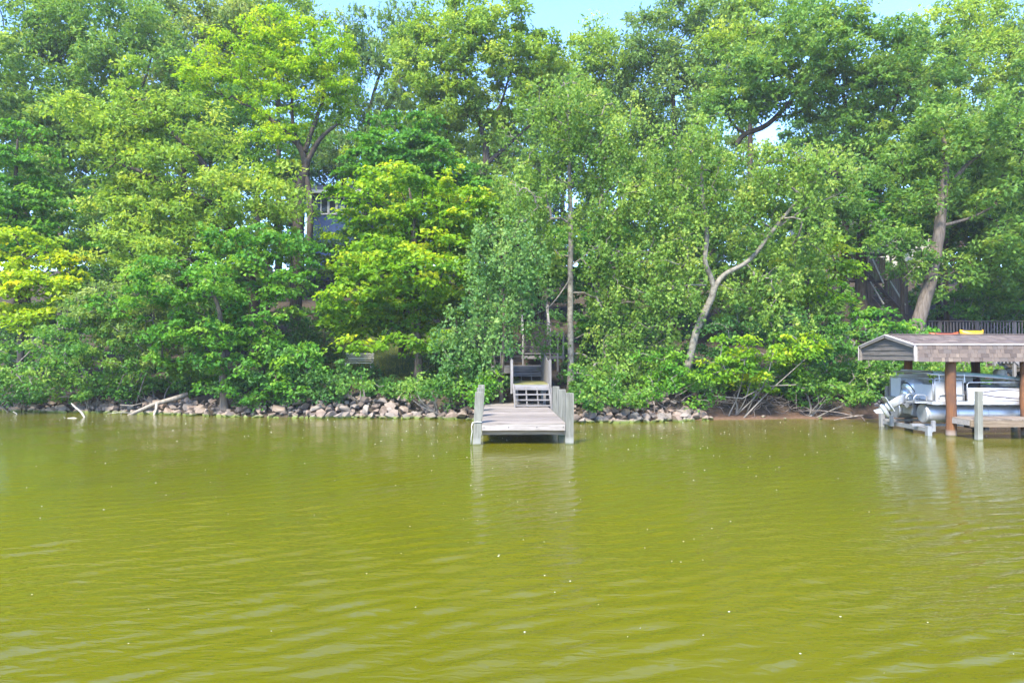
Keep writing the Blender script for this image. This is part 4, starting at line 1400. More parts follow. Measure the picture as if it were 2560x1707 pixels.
MB().tube([LP(300, 1012, 27.6), LP(330, 1014, 27.5), LP(362, 1006, 27.6)], [0.012, 0.022, 0.012], 5).build('branch', M['drift'], lg, True)
c1 = empty('driftwood_branch', P(205, 1050, 26.0), 0, 'curved bleached branch sticking up out of the water near the left edge', 'driftwood')
o_ = Vector(c1.location)
MB().tube([LP(178, 1008, 26.0), LP(186, 1016, 26.0), LP(203, 1030, 26.0), LP(211, 1042, 25.9), LP(211, 1056, 25.9)], [0.018, 0.032, 0.04, 0.04, 0.035], 7).build('stem', M['driftpale'], c1, True)
c2 = empty('driftwood_stick', P(180, 1047, 25.8), 0, 'pale twig lying on the water beside the curved branch', 'driftwood')
o_ = Vector(c2.location)
MB().tube([LP(159, 1050, 25.6), LP(170, 1046, 25.6), LP(185, 1045, 25.6), LP(197, 1048, 25.6), LP(206, 1051, 25.6)], [0.022, 0.03, 0.033, 0.025, 0.01], 7).build('stem', M['driftpale'], c2, True)
MB().tube([LP(165, 1047, 25.6), LP(161, 1044, 25.6), LP(159, 1041, 25.55)], [0.018, 0.012, 0.006], 5).build('fork', M['driftpale'], c2, True)
c3 = empty('driftwood_stick', P(40, 1034, 27.5), 0, 'short thin stick poking out of the water at the left edge', 'driftwood')
o_ = Vector(c3.location)
MB().tube([LP(33, 1029, 27.5), LP(40, 1033, 27.4), LP(46, 1039, 27.3)], [0.02, 0.018, 0.012], 6).build('stem', M['driftpale'], c3, True)

# roots along the undercut bank
rt = random.Random(21)
rm = MB()
for i in range(120):
    x = rt.uniform(5.1, 13.0)
    ys0 = float(shore(x)) + rt.uniform(0.55, 1.25)
    z = rt.uniform(0.12, 0.95)
    p = Vector((x, ys0, z))
    dirv = Vector((rt.gauss(0, 1), -0.25, rt.uniform(-0.6, 0.25))).normalized()
    pts, rad = [], []
    r0 = rt.uniform(0.008, 0.022)
    n_ = rt.randint(6, 10)
    for k in range(n_):
        pts.append(p.copy())
        rad.append(r0 * (1 - 0.75 * k / n_))
        dirv = (dirv + Vector((rt.gauss(0, 0.35), rt.gauss(0, 0.2), rt.gauss(-0.02, 0.3)))).normalized()
        p = p + dirv * rt.uniform(0.08, 0.2)
        p.z = max(p.z, max(0.03, Hs(p.x, p.y) + 0.01))
    rm.tube(pts, rad, 5, False)
rm.build('root_tangle', M['root'], None, True, label='tangle of bare grey roots hanging over the reddish sand beach', cat='roots', kind='stuff')
fs_ = empty('fallen_branch', P(2105, 1035, 24.6), 0, 'bare grey fallen branch lying on the sand near the mooring post', 'branch')
o_ = Vector(fs_.location)
MB().tube([LP(2160, 1038, 24.3), LP(2140, 1040, 24.3), LP(2110, 1044, 24.4), LP(2085, 1050, 24.2)], [0.03, 0.03, 0.022, 0.01], 6).build('stem', M['root'], fs_, True)
MB().tube([LP(2135, 1041, 24.3), LP(2120, 1036, 24.4), LP(2090, 1030, 24.6), LP(2050, 1026, 24.7), LP(2000, 1027, 24.7)], [0.024, 0.022, 0.02, 0.014, 0.006], 6).build('branch', M['root'], fs_, True)
MB().tube([LP(2150, 1039, 24.3), LP(2158, 1046, 24.2), LP(2163, 1053, 24.0)], [0.02, 0.014, 0.008], 5).build('branch', M['root'], fs_, True)
for (px, py, s, lb) in ((1908, 1040, 0.34, 'flat pale stone lying midway along the reddish beach'), (1962, 1044, 0.26, 'rounded pale stone at the water edge of the reddish beach'), (2052, 1042, 0.24, 'small brown stone on the beach near the fallen branch')):
    d_ = (CAM_Z - 0.08) * F / (py - 885)
    p_ = P(px, py, d_)
    o = inst('beach_stone', rock_meshes[int(px) % 16], None, (p_.x, d_, max(0.03, Hs(p_.x, d_)) + 0.02), (0.1, 0.05, px), (s, s * 0.7, s * 0.45))
    tag(o, lb, 'rock')

# pale flecks of fluff floating on the water
fv, ff = [], []
fr = random.Random(4)
for i in range(420):
    y = 4.6 + (27 - 4.6) * (fr.random() ** 0.8 if i % 3 else 0.6 + 0.4 * fr.random())
    x = fr.uniform(-0.8, 0.8) * y
    if fr.random() < 0.4:
        x = fr.gauss(0.15, 0.25) * y
    r_ = fr.uniform(0.003, 0.010) * (0.6 + y * 0.04)
    iy = int(np.searchsorted(wy, y))
    ix = int(np.searchsorted(wx, x))
    if iy >= len(wy) or ix >= len(wx):
        continue
    if y > float(shore(x)) - 0.4:
        continue
    z = max(WZ[iy - 1, ix - 1], WZ[iy, ix], WZ[iy, ix - 1], WZ[iy - 1, ix])
    b = len(fv)
    n_ = 6
    fv += [(x + r_ * 1.3 * math.cos(2 * math.pi * k / n_), y + r_ * math.sin(2 * math.pi * k / n_), z) for k in range(n_)] + [(x, y, z + r_ * 0.5)]
    ff += [(b + k, b + (k + 1) % n_, b + n_) for k in range(n_)]
fme = np_mesh('floating_flecks', np.array(fv), np.array(ff), simple('fluff', (0.78, 0.78, 0.68), 0.8))
tag(link(bpy.data.objects.new('floating_flecks', fme)), 'tiny pale flecks of fluff floating across the green water', 'fluff', kind='stuff')

# ------------------------------------------------------------------ foliage
LM = {
    'maple_yellow': leafmat('leaf_maple_yellow', (0.060, 0.180, 0.012), (0.165, 0.335, 0.018), (0.40, 0.47, 0.02), 0.50),
    'maple_green': leafmat('leaf_maple_green', (0.038, 0.150, 0.024), (0.085, 0.255, 0.032), (0.19, 0.36, 0.04), 0.48),
    'lime': leafmat('leaf_lime', (0.095, 0.235, 0.012), (0.215, 0.40, 0.018), (0.42, 0.53, 0.02), 0.50),
    'gold': leafmat('leaf_gold', (0.13, 0.28, 0.012), (0.29, 0.43, 0.014), (0.50, 0.53, 0.02), 0.50),
    'oak': leafmat('leaf_oak', (0.060, 0.160, 0.038), (0.130, 0.265, 0.058), (0.26, 0.37, 0.09), 0.46),
    'oak_yellow': leafmat('leaf_oak_yellow', (0.095, 0.200, 0.036), (0.195, 0.340, 0.056), (0.34, 0.45, 0.09), 0.48),
    'oak_dark': leafmat('leaf_oak_dark', (0.034, 0.115, 0.036), (0.075, 0.195, 0.055), (0.16, 0.28, 0.085), 0.44),
    'poplar': leafmat('leaf_poplar', (0.080, 0.185, 0.045), (0.185, 0.325, 0.070), (0.36, 0.46, 0.13), 0.48),
    'poplar_blue': leafmat('leaf_poplar_blue', (0.060, 0.165, 0.062), (0.140, 0.285, 0.100), (0.28, 0.41, 0.17), 0.46),
    'shrub': leafmat('leaf_shrub', (0.038, 0.135, 0.030), (0.090, 0.235, 0.045), (0.22, 0.36, 0.08), 0.46),
    'shrub_dark': leafmat('leaf_shrub_dark', (0.024, 0.095, 0.032), (0.055, 0.165, 0.050), (0.12, 0.26, 0.07), 0.43),
    'willow': leafmat('leaf_willow', (0.09, 0.165, 0.055), (0.17, 0.28, 0.08), (0.31, 0.39, 0.14), 0.44),
    'far': leafmat('leaf_far', (0.075, 0.165, 0.058), (0.145, 0.265, 0.085), (0.26, 0.37, 0.13), 0.46),
}
DENS = 0.97
# style: leaf length, leaf width, clump radius, clump flatness, leaves per clump, mode, clumps per m2 of lobe surface
STY = {
    'maple': dict(L=0.19, W=0.165, r=0.66, fl=0.22, n=72, mode='pad', cd=1.55),
    'oak': dict(L=0.22, W=0.12, r=0.60, fl=0.62, n=72, mode='tuft', cd=1.4),
    'locust': dict(L=0.19, W=0.10, r=0.55, fl=0.40, n=72, mode='pad', cd=1.6),
    'poplar': dict(L=0.115, W=0.11, r=0.42, fl=1.5, n=76, mode='hang', cd=2.1),
    'shrub': dict(L=0.14, W=0.095, r=0.40, fl=0.62, n=66, mode='tuft', cd=2.3),
    'shrubpad': dict(L=0.16, W=0.115, r=0.45, fl=0.35, n=66, mode='pad', cd=2.1),
    'far': dict(L=0.29, W=0.15, r=0.90, fl=0.75, n=84, mode='tuft', cd=0.85),
    'farhang': dict(L=0.28, W=0.12, r=0.85, fl=1.1, n=84, mode='hang', cd=0.90),
}
LEAF_TOTAL = 0


def unit(a):
    return a / np.maximum(np.linalg.norm(a, axis=1, keepdims=True), 1e-9)


def leaves_mesh(name, C, style, mat, g, fac_shift=0.0, out_c=None, lscale=1.0):
    """leaves round clump centres C (n,3)"""
    global LEAF_TOTAL
    s = STY[style]
    n = len(C)
    m = s['n']
    N = n * m
    r = s['r'] * g.uniform(0.55, 1.5, n)
    tiltv = g.normal(0, 0.22, (n, 2))
    cf = g.normal(0, 0.18, n)
    ci = np.repeat(np.arange(n), m)
    d = unit(g.normal(0, 1, (N, 3)))
    rad = g.random(N) ** 0.45
    off = d * rad[:, None] * r[ci][:, None]
    off[:, 2] *= s['fl']
    rho = np.linalg.norm(off[:, :2], axis=1) / r[ci]
    if s['mode'] == 'pad':
        off[:, 2] += -0.30 * r[ci] * rho ** 2 + off[:, 0] * tiltv[ci, 0] + off[:, 1] * tiltv[ci, 1]
        radial = unit(np.stack([off[:, 0], off[:, 1], np.full(N, 1e-4)], 1))
        dirv = unit(radial * 0.8 + g.normal(0, 0.45, (N, 3)) + np.array([0, 0, -0.35]))
        nrm = np.stack([np.zeros(N), np.zeros(N), np.ones(N)], 1) + g.normal(0, 0.42, (N, 3)) + radial * 0.25
    elif s['mode'] == 'hang':
        # hanging strands: gather leaves on a few strings per clump
        k = 7
        sid = g.integers(0, k, N)
        sx = g.normal(0, 0.55, (n, k, 2)) * r[:, None, None]
        ln = g.uniform(0.5, 1.25, (n, k)) * r[:, None] * s['fl'] * 1.1
        u = g.random(N)
        off = np.stack([sx[ci, sid, 0], sx[ci, sid, 1], 0.35 * r[ci] - u * ln[ci, sid] * 1.3], 1) + g.normal(0, 0.07, (N, 3))
        off[:, :2] *= (0.75 + 0.35 * u)[:, None]
        dirv = unit(g.normal(0, 0.7, (N, 3)) + np.array([0, 0, -0.6]))
        nrm = g.normal(0, 0.8, (N, 3)) + np.array([0, -0.15, 0.55])
    else:
        dirv = unit(off / r[ci][:, None] + g.normal(0, 0.5, (N, 3)) + np.array([0, 0, -0.15]))
        nrm = g.normal(0, 0.62, (N, 3)) + np.array([0, 0, 0.85])
    c = C[ci] + off
    side = np.cross(nrm, dirv)
    side = unit(side)
    nn = unit(np.cross(dirv, side))
    sz = g.uniform(0.6, 1.4, N)[:, None] * lscale * 0.96
    Lh = s['L'] * sz
    Wh = s['W'] * sz * 0.5
    base = c - dirv * Lh * 0.45
    tip = c + dirv * Lh * 0.55 - nn * Lh * 0.12
    le = c + side * Wh + nn * Wh * 0.28 - dirv * Lh * 0.05
    ri = c - side * Wh + nn * Wh * 0.28 - dirv * Lh * 0.05
    V = np.stack([base, ri, tip, le], 1).reshape(-1, 3)
    Qd = np.arange(N * 4).reshape(N, 4)
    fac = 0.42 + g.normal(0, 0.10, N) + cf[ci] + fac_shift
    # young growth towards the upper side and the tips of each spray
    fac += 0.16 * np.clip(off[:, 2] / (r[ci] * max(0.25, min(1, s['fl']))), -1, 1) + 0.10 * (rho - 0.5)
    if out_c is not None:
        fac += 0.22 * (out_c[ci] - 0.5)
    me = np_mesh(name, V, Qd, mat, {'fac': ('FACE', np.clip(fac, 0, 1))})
    LEAF_TOTAL += N
    return me


def smooth_path(pts, rad, sub=4, jit=0.0, g=None):
    pts = [Vector(p) for p in pts]
    out, ro = [], []
    n = len(pts)
    for i in range(n - 1):
        p0, p1, p2, p3 = pts[max(i - 1, 0)], pts[i], pts[i + 1], pts[min(i + 2, n - 1)]
        for k in range(sub):
            t = k / sub
            q = 0.5 * ((2 * p1) + (p2 - p0) * t + (2 * p0 - 5 * p1 + 4 * p2 - p3) * t * t + (3 * p1 - p0 - 3 * p2 + p3) * t ** 3)
            if jit and (i + k) > 0:
                q = q + Vector((g.normal(0, jit), g.normal(0, jit), 0))
            out.append(q)
            ro.append(rad[i] + (rad[i + 1] - rad[i]) * t)
    out.append(pts[-1])
    ro.append(rad[-1])
    return out, ro


def tubes_np(segs, sides):
    """segs: list of (p0,p1,r0,r1) -> verts, quads"""
    A = np.array([s[0] for s in segs], float)
    B = np.array([s[1] for s in segs], float)
    ra = np.array([s[2] for s in segs])
    rb = np.array([s[3] for s in segs])
    t = unit(B - A)
    ref = np.where(np.abs(t[:, 2:3]) < 0.9, np.array([[0, 0, 1.0]]), np.array([[1.0, 0, 0]]))
    u = unit(np.cross(t, ref))
    w = np.cross(t, u)
    n = len(segs)
    ang = np.arange(sides) * 2 * math.pi / sides
    ring = u[:, None, :] * np.cos(ang)[None, :, None] + w[:, None, :] * np.sin(ang)[None, :, None]
    va = A[:, None, :] + ring * ra[:, None, None]
    vb = B[:, None, :] + ring * rb[:, None, None]
    V = np.concatenate([va, vb], 1).reshape(-1, 3)
    k = np.arange(sides)
    k2 = (k + 1) % sides
    q = np.stack([k, k2, sides + k2, sides + k], 1)
    Qd = (q[None] + (np.arange(n) * 2 * sides)[:, None, None]).reshape(-1, 4)
    return V, Qd


def plant(name, label, cat, d, trunk, lobes, style, leaf, barkm='bark_dark', limbs=(), group=None, seed=0, dens=1.0,
          holes=(), shift=0.0, stems=0, lscale=1.0, twig_r=0.012, back=0.45, crown_name='crown', dd=1.0, conn=True):
    """a tree or shrub. trunk and limbs: (px, py, extra depth, radius) in viewed pixels; lobes: (px, py, rx, ry[, extra depth])"""
    g = np.random.default_rng(1000 + seed)
    s = STY[style]
    bx, by = trunk[0][0], trunk[0][1]
    b0 = Q(bx, by, d + trunk[0][2])
    b0.z = max(Hs(b0.x, b0.y), -0.3) - 0.12
    root = empty(name, b0, 0, label, cat, group)
    org = np.array(b0)
    # lobes -> clump centres
    cs, outs = [], []
    k = S2 / F
    for lb in lobes:
        dof = lb[4] if len(lb) > 4 else float(g.normal(0, 0.5)) * dd
        c = np.array(Q(lb[0], lb[1], d + dof))
        rx, rz = lb[2] * k * d * 1.19, lb[3] * k * d * 1.17
        ry = max(0.6, min(rx, rz * 1.6) * 0.9)
        p_ = 1.6
        area = 4 * math.pi * (((rx * ry) ** p_ + (rx * rz) ** p_ + (ry * rz) ** p_) / 3) ** (1 / p_)
        n = max(6, int(area * s['cd'] * DENS * dens * 0.62))
        u = unit(g.normal(0, 1, (n, 3)))
        ph = g.uniform(0, 6.28, 3)
        lump = 1 + 0.13 * np.sin(u[:, 0] * 5 + ph[0]) * np.cos(u[:, 2] * 4 + ph[1]) + 0.09 * np.sin(u[:, 2] * 9 + u[:, 0] * 7 + ph[2])
        f = (0.42 + 0.58 * g.random(n) ** 0.6)
        f = np.where(g.random(n) < 0.16, f * g.uniform(1.0, 1.32, n), f)
        q = c + u * (f * lump)[:, None] * np.array([rx, ry, rz])
        keep = (u[:, 1] < 0.25) | (g.random(n) < back)
        cs.append(q[keep])
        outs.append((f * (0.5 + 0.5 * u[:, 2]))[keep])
    C = np.concatenate(cs)
    outc = np.concatenate(outs)
    gz = H(C[:, 0], C[:, 1])
    t_ = C[:, 1] - shore(C[:, 0])
    ok = C[:, 2] > np.where(t_ > 0, gz, 0.0) + 0.22
    for (hx, hy, hrx, hry) in holes:
        hc = np.array(Q(hx, hy, d))
        ok &= (((C[:, 0] - hc[0]) / (hrx * k * d)) ** 2 + ((C[:, 2] - hc[2]) / (hry * k * d)) ** 2) > 1
    C, outc = C[ok], outc[ok]
    # trunk and limbs
    segs_t, nodes = [], []
    paths = [trunk] + list(limbs)
    tm = MB()
    for pi, path in enumerate(paths):
        pts = [np.array(Q(a, b, d + e)) for (a, b, e, r_) in path]
        if pi == 0:
            pts[0] = np.array(b0)
        rad = [r_ for (_, _, _, r_) in path]
        sp, sr = smooth_path([Vector(p) for p in pts], rad, 4, rad[0] * 0.05, g)
        if pi == 0:
            sr[0] *= 1.45
            if len(sr) > 1:
                sr[1] *= 1.12
        tm.tube([Vector(p) - b0 for p in sp], sr, 10)
        nodes += [np.array(p) for p in sp[2:]]
    if stems:
        for i in range(stems):
            j = int(g.integers(0, len(C)))
            e = C[j]
            mid = (org * 0.5 + e * 0.5) + np.array([g.normal(0, 0.15), g.normal(0, 0.15), g.normal(0, 0.1)])
            q0 = org + np.array([g.normal(0, 0.25), g.normal(0, 0.2), 0])
            sp, sr = smooth_path([Vector(q0), Vector(mid), Vector(e)], [0.035, 0.022, 0.012], 3, 0.01, g)
            tm.tube([Vector(p) - b0 for p in sp], sr, 6)
            nodes += [np.array(p) for p in sp[2:]]
    to = tm.build('trunk' if not stems else 'stem', M[barkm], root, True)
    # branches grown out to every clump
    if conn and len(C):
        ND = np.array(nodes)
        dist0 = np.array([np.min(np.linalg.norm(ND - c, axis=1)) for c in C])
        order = np.argsort(dist0)
        NP = list(ND)
        par = [-1] * len(NP)
        cnt = [0] * len(NP)
        arr = np.zeros((len(NP) + 3 * len(C), 3))
        arr[:len(NP)] = ND
        nn = len(NP)
        n_base = nn
        for oi in order:
            c = C[oi]
            dv = arr[:nn] - c
            dist = np.linalg.norm(dv, axis=1)
            cost = dist + 0.35 * np.maximum(0, dv[:, 2])
            j = int(np.argmin(cost))
            p = arr[j].copy()
            v = c - p
            L_ = np.linalg.norm(v)
            jj = g.normal(0, 0.09 * L_, (2, 3))
            q1 = p + v * 0.36 + jj[0] + np.array([0, 0, 0.07 * L_])
            q2 = p + v * 0.70 + jj[1] * 0.8 + np.array([0, 0, 0.06 * L_])
            prev = j
            for q in (q1, q2, c):
                arr[nn] = q
                par.append(prev)
                cnt.append(0)
                prev = nn
                nn += 1
            kx = prev
            while kx >= 0:
                cnt[kx] += 1
                kx = par[kx]
        segs = []
        for i in range(n_base, nn):
            j = par[i]
            ri = twig_r * min(9, cnt[i] ** 0.45)
            rj = twig_r * min(9, (cnt[j] if j >= n_base else cnt[i] * 1.3) ** 0.45)
            segs.append((arr[j] - org, arr[i] - org, min(rj, ri * 1.6), ri))
        V, Qd = tubes_np(segs, 3)
        bme = np_mesh('branches', V, Qd, M[barkm if barkm != 'bark_mid' else 'bark_dark'], smooth=True)
        bo = link(bpy.data.objects.new('branches', bme), root)
        bo['kind'] = 'stuff'
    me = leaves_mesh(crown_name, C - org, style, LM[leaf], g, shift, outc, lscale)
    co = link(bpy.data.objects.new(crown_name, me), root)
    return root


def tree(label, d, trunk, lobes, style, leaf, **kw):
    nm = kw.pop('name', 'tree')
    return plant(nm, label, 'tree', d, trunk, lobes, style, leaf, **kw)


def shrub(label, d, lobes, style='shrub', leaf='shrub', base=None, **kw):
    nm = kw.pop('name', 'shrub')
    if base is None:
        base = (lobes[0][0], lobes[0][1] + 30)
    x0, y0 = base
    kw.setdefault('barkm', 'twig')
    kw.setdefault('stems', 5)
    kw.setdefault('dd', 0.6)
    tr_ = [(x0, y0, 0.3, 0.05), (x0 + 4, y0 - 8, 0.3, 0.04), (x0 - 3, y0 - 16, 0.2, 0.025)]
    r0 = Q(x0, y0, d)
    zg = Hs(r0.x, r0.y)
    # stem leaves the ground where it stands
    yb = 813.1 - (zg - CAM_Z) * F / d / S2
    tr_ = [(x0, yb, 0.2, 0.05), (x0 + 3, yb - 0.35 * F / d / S2, 0.2, 0.04), (x0 - 4, yb - 0.8 * F / d / S2, 0.1, 0.022)]
    return plant(nm, label, 'shrub', d, tr_, lobes, style, leaf, crown_name='foliage', **kw)


# ---- the wood behind, from the hilltop forward
FG = 'trees of the wood on the hilltop'
tree('dull green oak at the top left corner of the wood', 46, [(60, 640, 0, .26), (58, 400, 0, .22), (55, 200, 0, .16), (40, 110, 0, .09)],
     [(60, 60, 120, 80), (30, 190, 90, 100), (120, 150, 90, 90), (140, 60, 80, 70), (20, 300, 90, 70)], 'far', 'oak', seed=1, limbs=[[(57, 220, 0, .14), (30, 150, 0, .10), (5, 90, 0, .05)], [(57, 240, 0, .12), (100, 140, 0, .07)]], group=FG)
tree('oak with dark forked limbs above the leaning left shore trees', 44, [(285, 640, 0, .28), (283, 380, 0, .22), (275, 220, 0, .17), (240, 150, 0, .10), (190, 110, 0, .05)],
     [(230, 60, 100, 75), (310, 160, 110, 90), (200, 190, 90, 80), (320, 60, 90, 70), (260, 290, 110, 80)], 'far', 'oak', seed=2, limbs=[[(279, 280, 0, .13), (330, 190, 0, .08), (350, 120, 0, .04)]], group=FG)
tree('pale oak with a few orange leaves behind the yellow locust', 51, [(420, 640, 0, .26), (422, 380, 0, .2), (418, 150, 0, .12)],
     [(400, 50, 100, 70), (460, 120, 100, 80), (510, 40, 90, 55), (420, 200, 90, 70), (570, 50, 90, 50), (540, 110, 80, 70)], 'far', 'willow', seed=3, group=FG, shift=.05)
tree('olive tree at the skyline behind the yellow locust crown', 52, [(640, 640, 0, .26), (640, 380, 0, .2), (640, 120, 0, .1)],
     [(620, 30, 80, 45), (680, 45, 70, 50), (600, 150, 90, 70), (650, 200, 110, 60)], 'far', 'oak_yellow', seed=4, group=FG)
tree('airy grey green tree on the skyline between locust and centre oak', 50, [(838, 640, 0, .24), (838, 400, 0, .2), (850, 250, 0, .14), (880, 150, 0, .08)],
     [(790, 100, 70, 70), (860, 80, 65, 75), (905, 60, 50, 60), (850, 200, 90, 90), (900, 290, 70, 80), (800, 310, 80, 70), (930, 180, 60, 80)], 'farhang', 'far', seed=5, group=FG, limbs=[[(846, 300, 0, .1), (810, 200, 0, .06), (790, 110, 0, .03)]])
tree('tall olive oak rising highest at the centre skyline', 43, [(1080, 640, 0, .30), (1100, 430, 0, .27), (1118, 372, 0, .24), (1105, 290, 0, .15), (1075, 225, 0, .09), (1060, 120, 0, .04)],
     [(1050, 70, 90, 60), (1140, 50, 85, 50), (1110, 130, 130, 80), (995, 170, 75, 65), (1215, 150, 85, 65), (1010, 240, 80, 55), (1180, 230, 110, 60), (1290, 220, 80, 60), (1090, 300, 90, 45), (1195, 95, 40, 30), (960, 110, 60, 50)],
     'oak', 'oak_yellow', seed=6, lscale=1.2, limbs=[[(1116, 378, 0, .16), (1165, 335, 0, .11), (1215, 290, 0, .08), (1270, 235, 0, .04)], [(1105, 300, 0, .11), (1150, 240, 0, .08), (1175, 150, 0, .04)], [(1012, 470, 1, .17), (1010, 370, 1, .13), (985, 320, 1, .09), (950, 270, 1, .05)], [(1011, 375, 1, .09), (1030, 300, 1, .06), (1035, 240, 1, .03)]])
tree('round light green tree below the notch of blue sky', 50, [(1380, 640, 0, .24), (1382, 400, 0, .18), (1378, 180, 0, .09)],
     [(1330, 150, 80, 45), (1400, 160, 80, 60), (1352, 72, 26, 26), (1300, 210, 80, 75), (1430, 240, 90, 80), (1350, 260, 90, 70), (1375, 95, 45, 40)], 'far', 'oak_yellow', seed=7, group=FG)
tree('broad pale tree crowning the skyline right of the sky notch', 48, [(1560, 640, 0, .26), (1556, 400, 0, .2), (1545, 200, 0, .12)],
     [(1512, 80, 68, 66), (1575, 50, 90, 60), (1480, 170, 80, 75), (1600, 150, 90, 80), (1550, 230, 90, 60), (1640, 60, 60, 60)], 'far', 'far', seed=8, group=FG, limbs=[[(1548, 230, 0, .10), (1500, 130, 0, .05)], [(1548, 215, 0, .10), (1600, 110, 0, .05)]])
tree('yellowish tree at the skyline above the leaning poplar', 47, [(1720, 640, 0, .24), (1724, 460, 0, .2), (1722, 180, 0, .1)],
     [(1675, 40, 75, 55), (1760, 50, 80, 50), (1700, 120, 90, 60), (1820, 60, 70, 60), (1640, 150, 70, 60)], 'far', 'oak_yellow', seed=9, group=FG)
tree('tall deep green oak with twin dark trunks beside the timber stairs', 38, [(1982, 770, 0, .34), (1978, 620, 0, .31), (1984, 470, 0, .27), (1986, 380, 0, .22), (1960, 300, 0, .15), (1930, 200, 0, .08)],
     [(1850, 150, 120, 75), (1980, 110, 110, 80), (1950, 210, 120, 70), (2060, 220, 110, 80), (1790, 200, 100, 55), (1690, 190, 90, 65), (1680, 250, 70, 40), (2080, 330, 100, 75), (1930, 300, 60, 40), (2120, 150, 90, 70), (1880, 60, 90, 60), (1960, 390, 60, 60), (2020, 400, 70, 60)],
     'oak', 'oak', seed=10, lscale=1.15, dens=1.1, holes=[(1757, 312, 62, 42)], limbs=[[(1985, 450, 0, .20), (1900, 390, 0, .16), (1790, 370, 0, .13), (1725, 385, 0, .08)], [(1690, 335, .4, .12), (1712, 308, .4, .15), (1765, 285, .4, .15), (1830, 215, .4, .12), (1890, 130, .4, .06)], [(1712, 308, .4, .09), (1680, 280, .4, .07), (1660, 215, .4, .04)], [(1945, 760, -.6, .24), (1940, 600, -.6, .21), (1946, 450, -.5, .17), (1960, 330, -.3, .10)], [(1986, 380, 0, .14), (2040, 280, 0, .09), (2080, 180, 0, .05)]])
tree('lime yellow tree at the upper right skyline', 46, [(2210, 640, 0, .24), (2206, 380, 0, .2), (2200, 130, 0, .09)],
     [(2180, 60, 80, 50), (2250, 50, 75, 60), (2150, 120, 80, 60), (2270, 140, 80, 70), (2200, 190, 90, 60)], 'far', 'oak_yellow', seed=11, shift=.16, group=FG)
tree('dull grey green tree in the top right corner', 49, [(2335, 640, 0, .24), (2335, 380, 0, .18), (2335, 120, 0, .09)],
     [(2335, 50, 60, 60), (2345, 160, 60, 80), (2330, 260, 60, 60)], 'farhang', 'far', seed=12, group=FG)
BK = 'far trees behind the hilltop'
for i, (px, py, d_) in enumerate(((60, 330, 58), (210, 330, 60), (350, 300, 61), (480, 280, 66), (960, 330, 60), (1060, 380, 62), (1180, 330, 64), (1290, 350, 60), (1420, 350, 62), (1540, 340, 60), (1640, 380, 63), (1890, 360, 60), (2000, 330, 62), (2150, 330, 64), (2290, 360, 60))):
    tree(['hazy green crown glimpsed at the far left between oak trunks', 'hazy crown behind the oak with forked limbs', 'hazy crown behind the pale oak', 'hazy crown far behind the locust', 'hazy crown just left of the centre oak trunk', 'low hazy crown behind the centre oak fork', 'hazy crown just right of the centre oak trunk', 'hazy crown behind the poplar top', 'hazy crown below the sky notch', 'hazy crown behind the broad pale tree', 'hazy crown beside the bright gap in the leaves', 'hazy crown right of the bright gap', 'hazy crown behind the twin dark trunks', 'hazy crown behind the furrowed oak top', 'hazy crown at the far right between trunks'][i], d_,
         [(px, 640, 0, .2), (px + 3, py + 80, 0, .16), (px, py, 0, .06)],
         [(px, py - 60, 80, 60), (px - 50, py + 10, 70, 60), (px + 50, py + 20, 70, 60), (px, py + 90, 90, 60), (px - 20, py + 160, 90, 50), (px + 30, py + 210, 90, 40)],
         'far', ['far', 'oak', 'willow', 'oak_dark'][i % 4], seed=200 + i, group=BK, dens=.7, lscale=1.15, conn=False)
# second layer filling the hill between the crowns
tree('dark green tree in the deep shade left of the big leaning oak', 42, [(140, 640, 0, .17), (138, 440, 0, .14), (138, 370, 0, .12), (135, 250, 0, .07)],
     [(190, 390, 80, 80), (200, 520, 80, 70), (160, 290, 80, 70), (90, 300, 80, 60), (110, 420, 60, 60), (230, 620, 60, 60)], 'oak', 'oak', seed=13, lscale=1.2, barkm='bark_mid')
tree('blue green tree glimpsed between the locust limbs', 46, [(590, 640, 0, .2), (592, 420, 0, .16), (588, 300, 0, .1)],
     [(560, 300, 90, 60), (480, 330, 90, 60), (640, 330, 80, 60), (600, 400, 90, 40), (520, 240, 80, 50)], 'far', 'shrub', seed=14, group='understory trees halfway up the slope')
tree('dark green tree filling the shade above the blue house roof', 63, [(790, 640, 0, .24), (788, 420, 0, .2), (785, 300, 0, .1)],
     [(760, 340, 80, 60), (840, 370, 80, 50), (700, 350, 80, 60), (900, 420, 80, 70), (650, 440, 70, 60), (740, 410, 80, 40), (830, 430, 70, 40)], 'far', 'oak_dark', seed=15, group='understory trees halfway up the slope')
tree('mid green maple standing above the bright layered maple', 36, [(925, 640, 0, .16), (928, 420, 0, .12), (930, 300, 0, .05)],
     [(930, 295, 60, 35), (880, 330, 75, 35), (985, 345, 75, 35), (835, 372, 50, 28), (1045, 395, 55, 35), (915, 380, 90, 40), (960, 430, 80, 40), (1080, 450, 50, 40)], 'maple', 'maple_green', seed=16, lscale=1.1)
tree('dim green tree behind the central poplar trunk', 38, [(1200, 700, 0, .18), (1196, 500, 0, .14), (1190, 400, 0, .08)],
     [(1160, 420, 70, 50), (1220, 480, 70, 60), (1120, 500, 60, 50), (1180, 560, 80, 50), (1110, 560, 50, 40)], 'oak', 'oak', seed=17, lscale=1.15)
tree('dim green tree deep behind the fork of the leaning poplar', 37, [(1560, 760, 0, .18), (1555, 560, 0, .14), (1560, 420, 0, .08)],
     [(1500, 420, 80, 60), (1600, 420, 80, 60), (1700, 470, 80, 50), (1540, 520, 90, 60), (1660, 560, 90, 60), (1600, 660, 90, 60), (1480, 600, 80, 60)], 'oak', 'oak', seed=18, lscale=1.15)
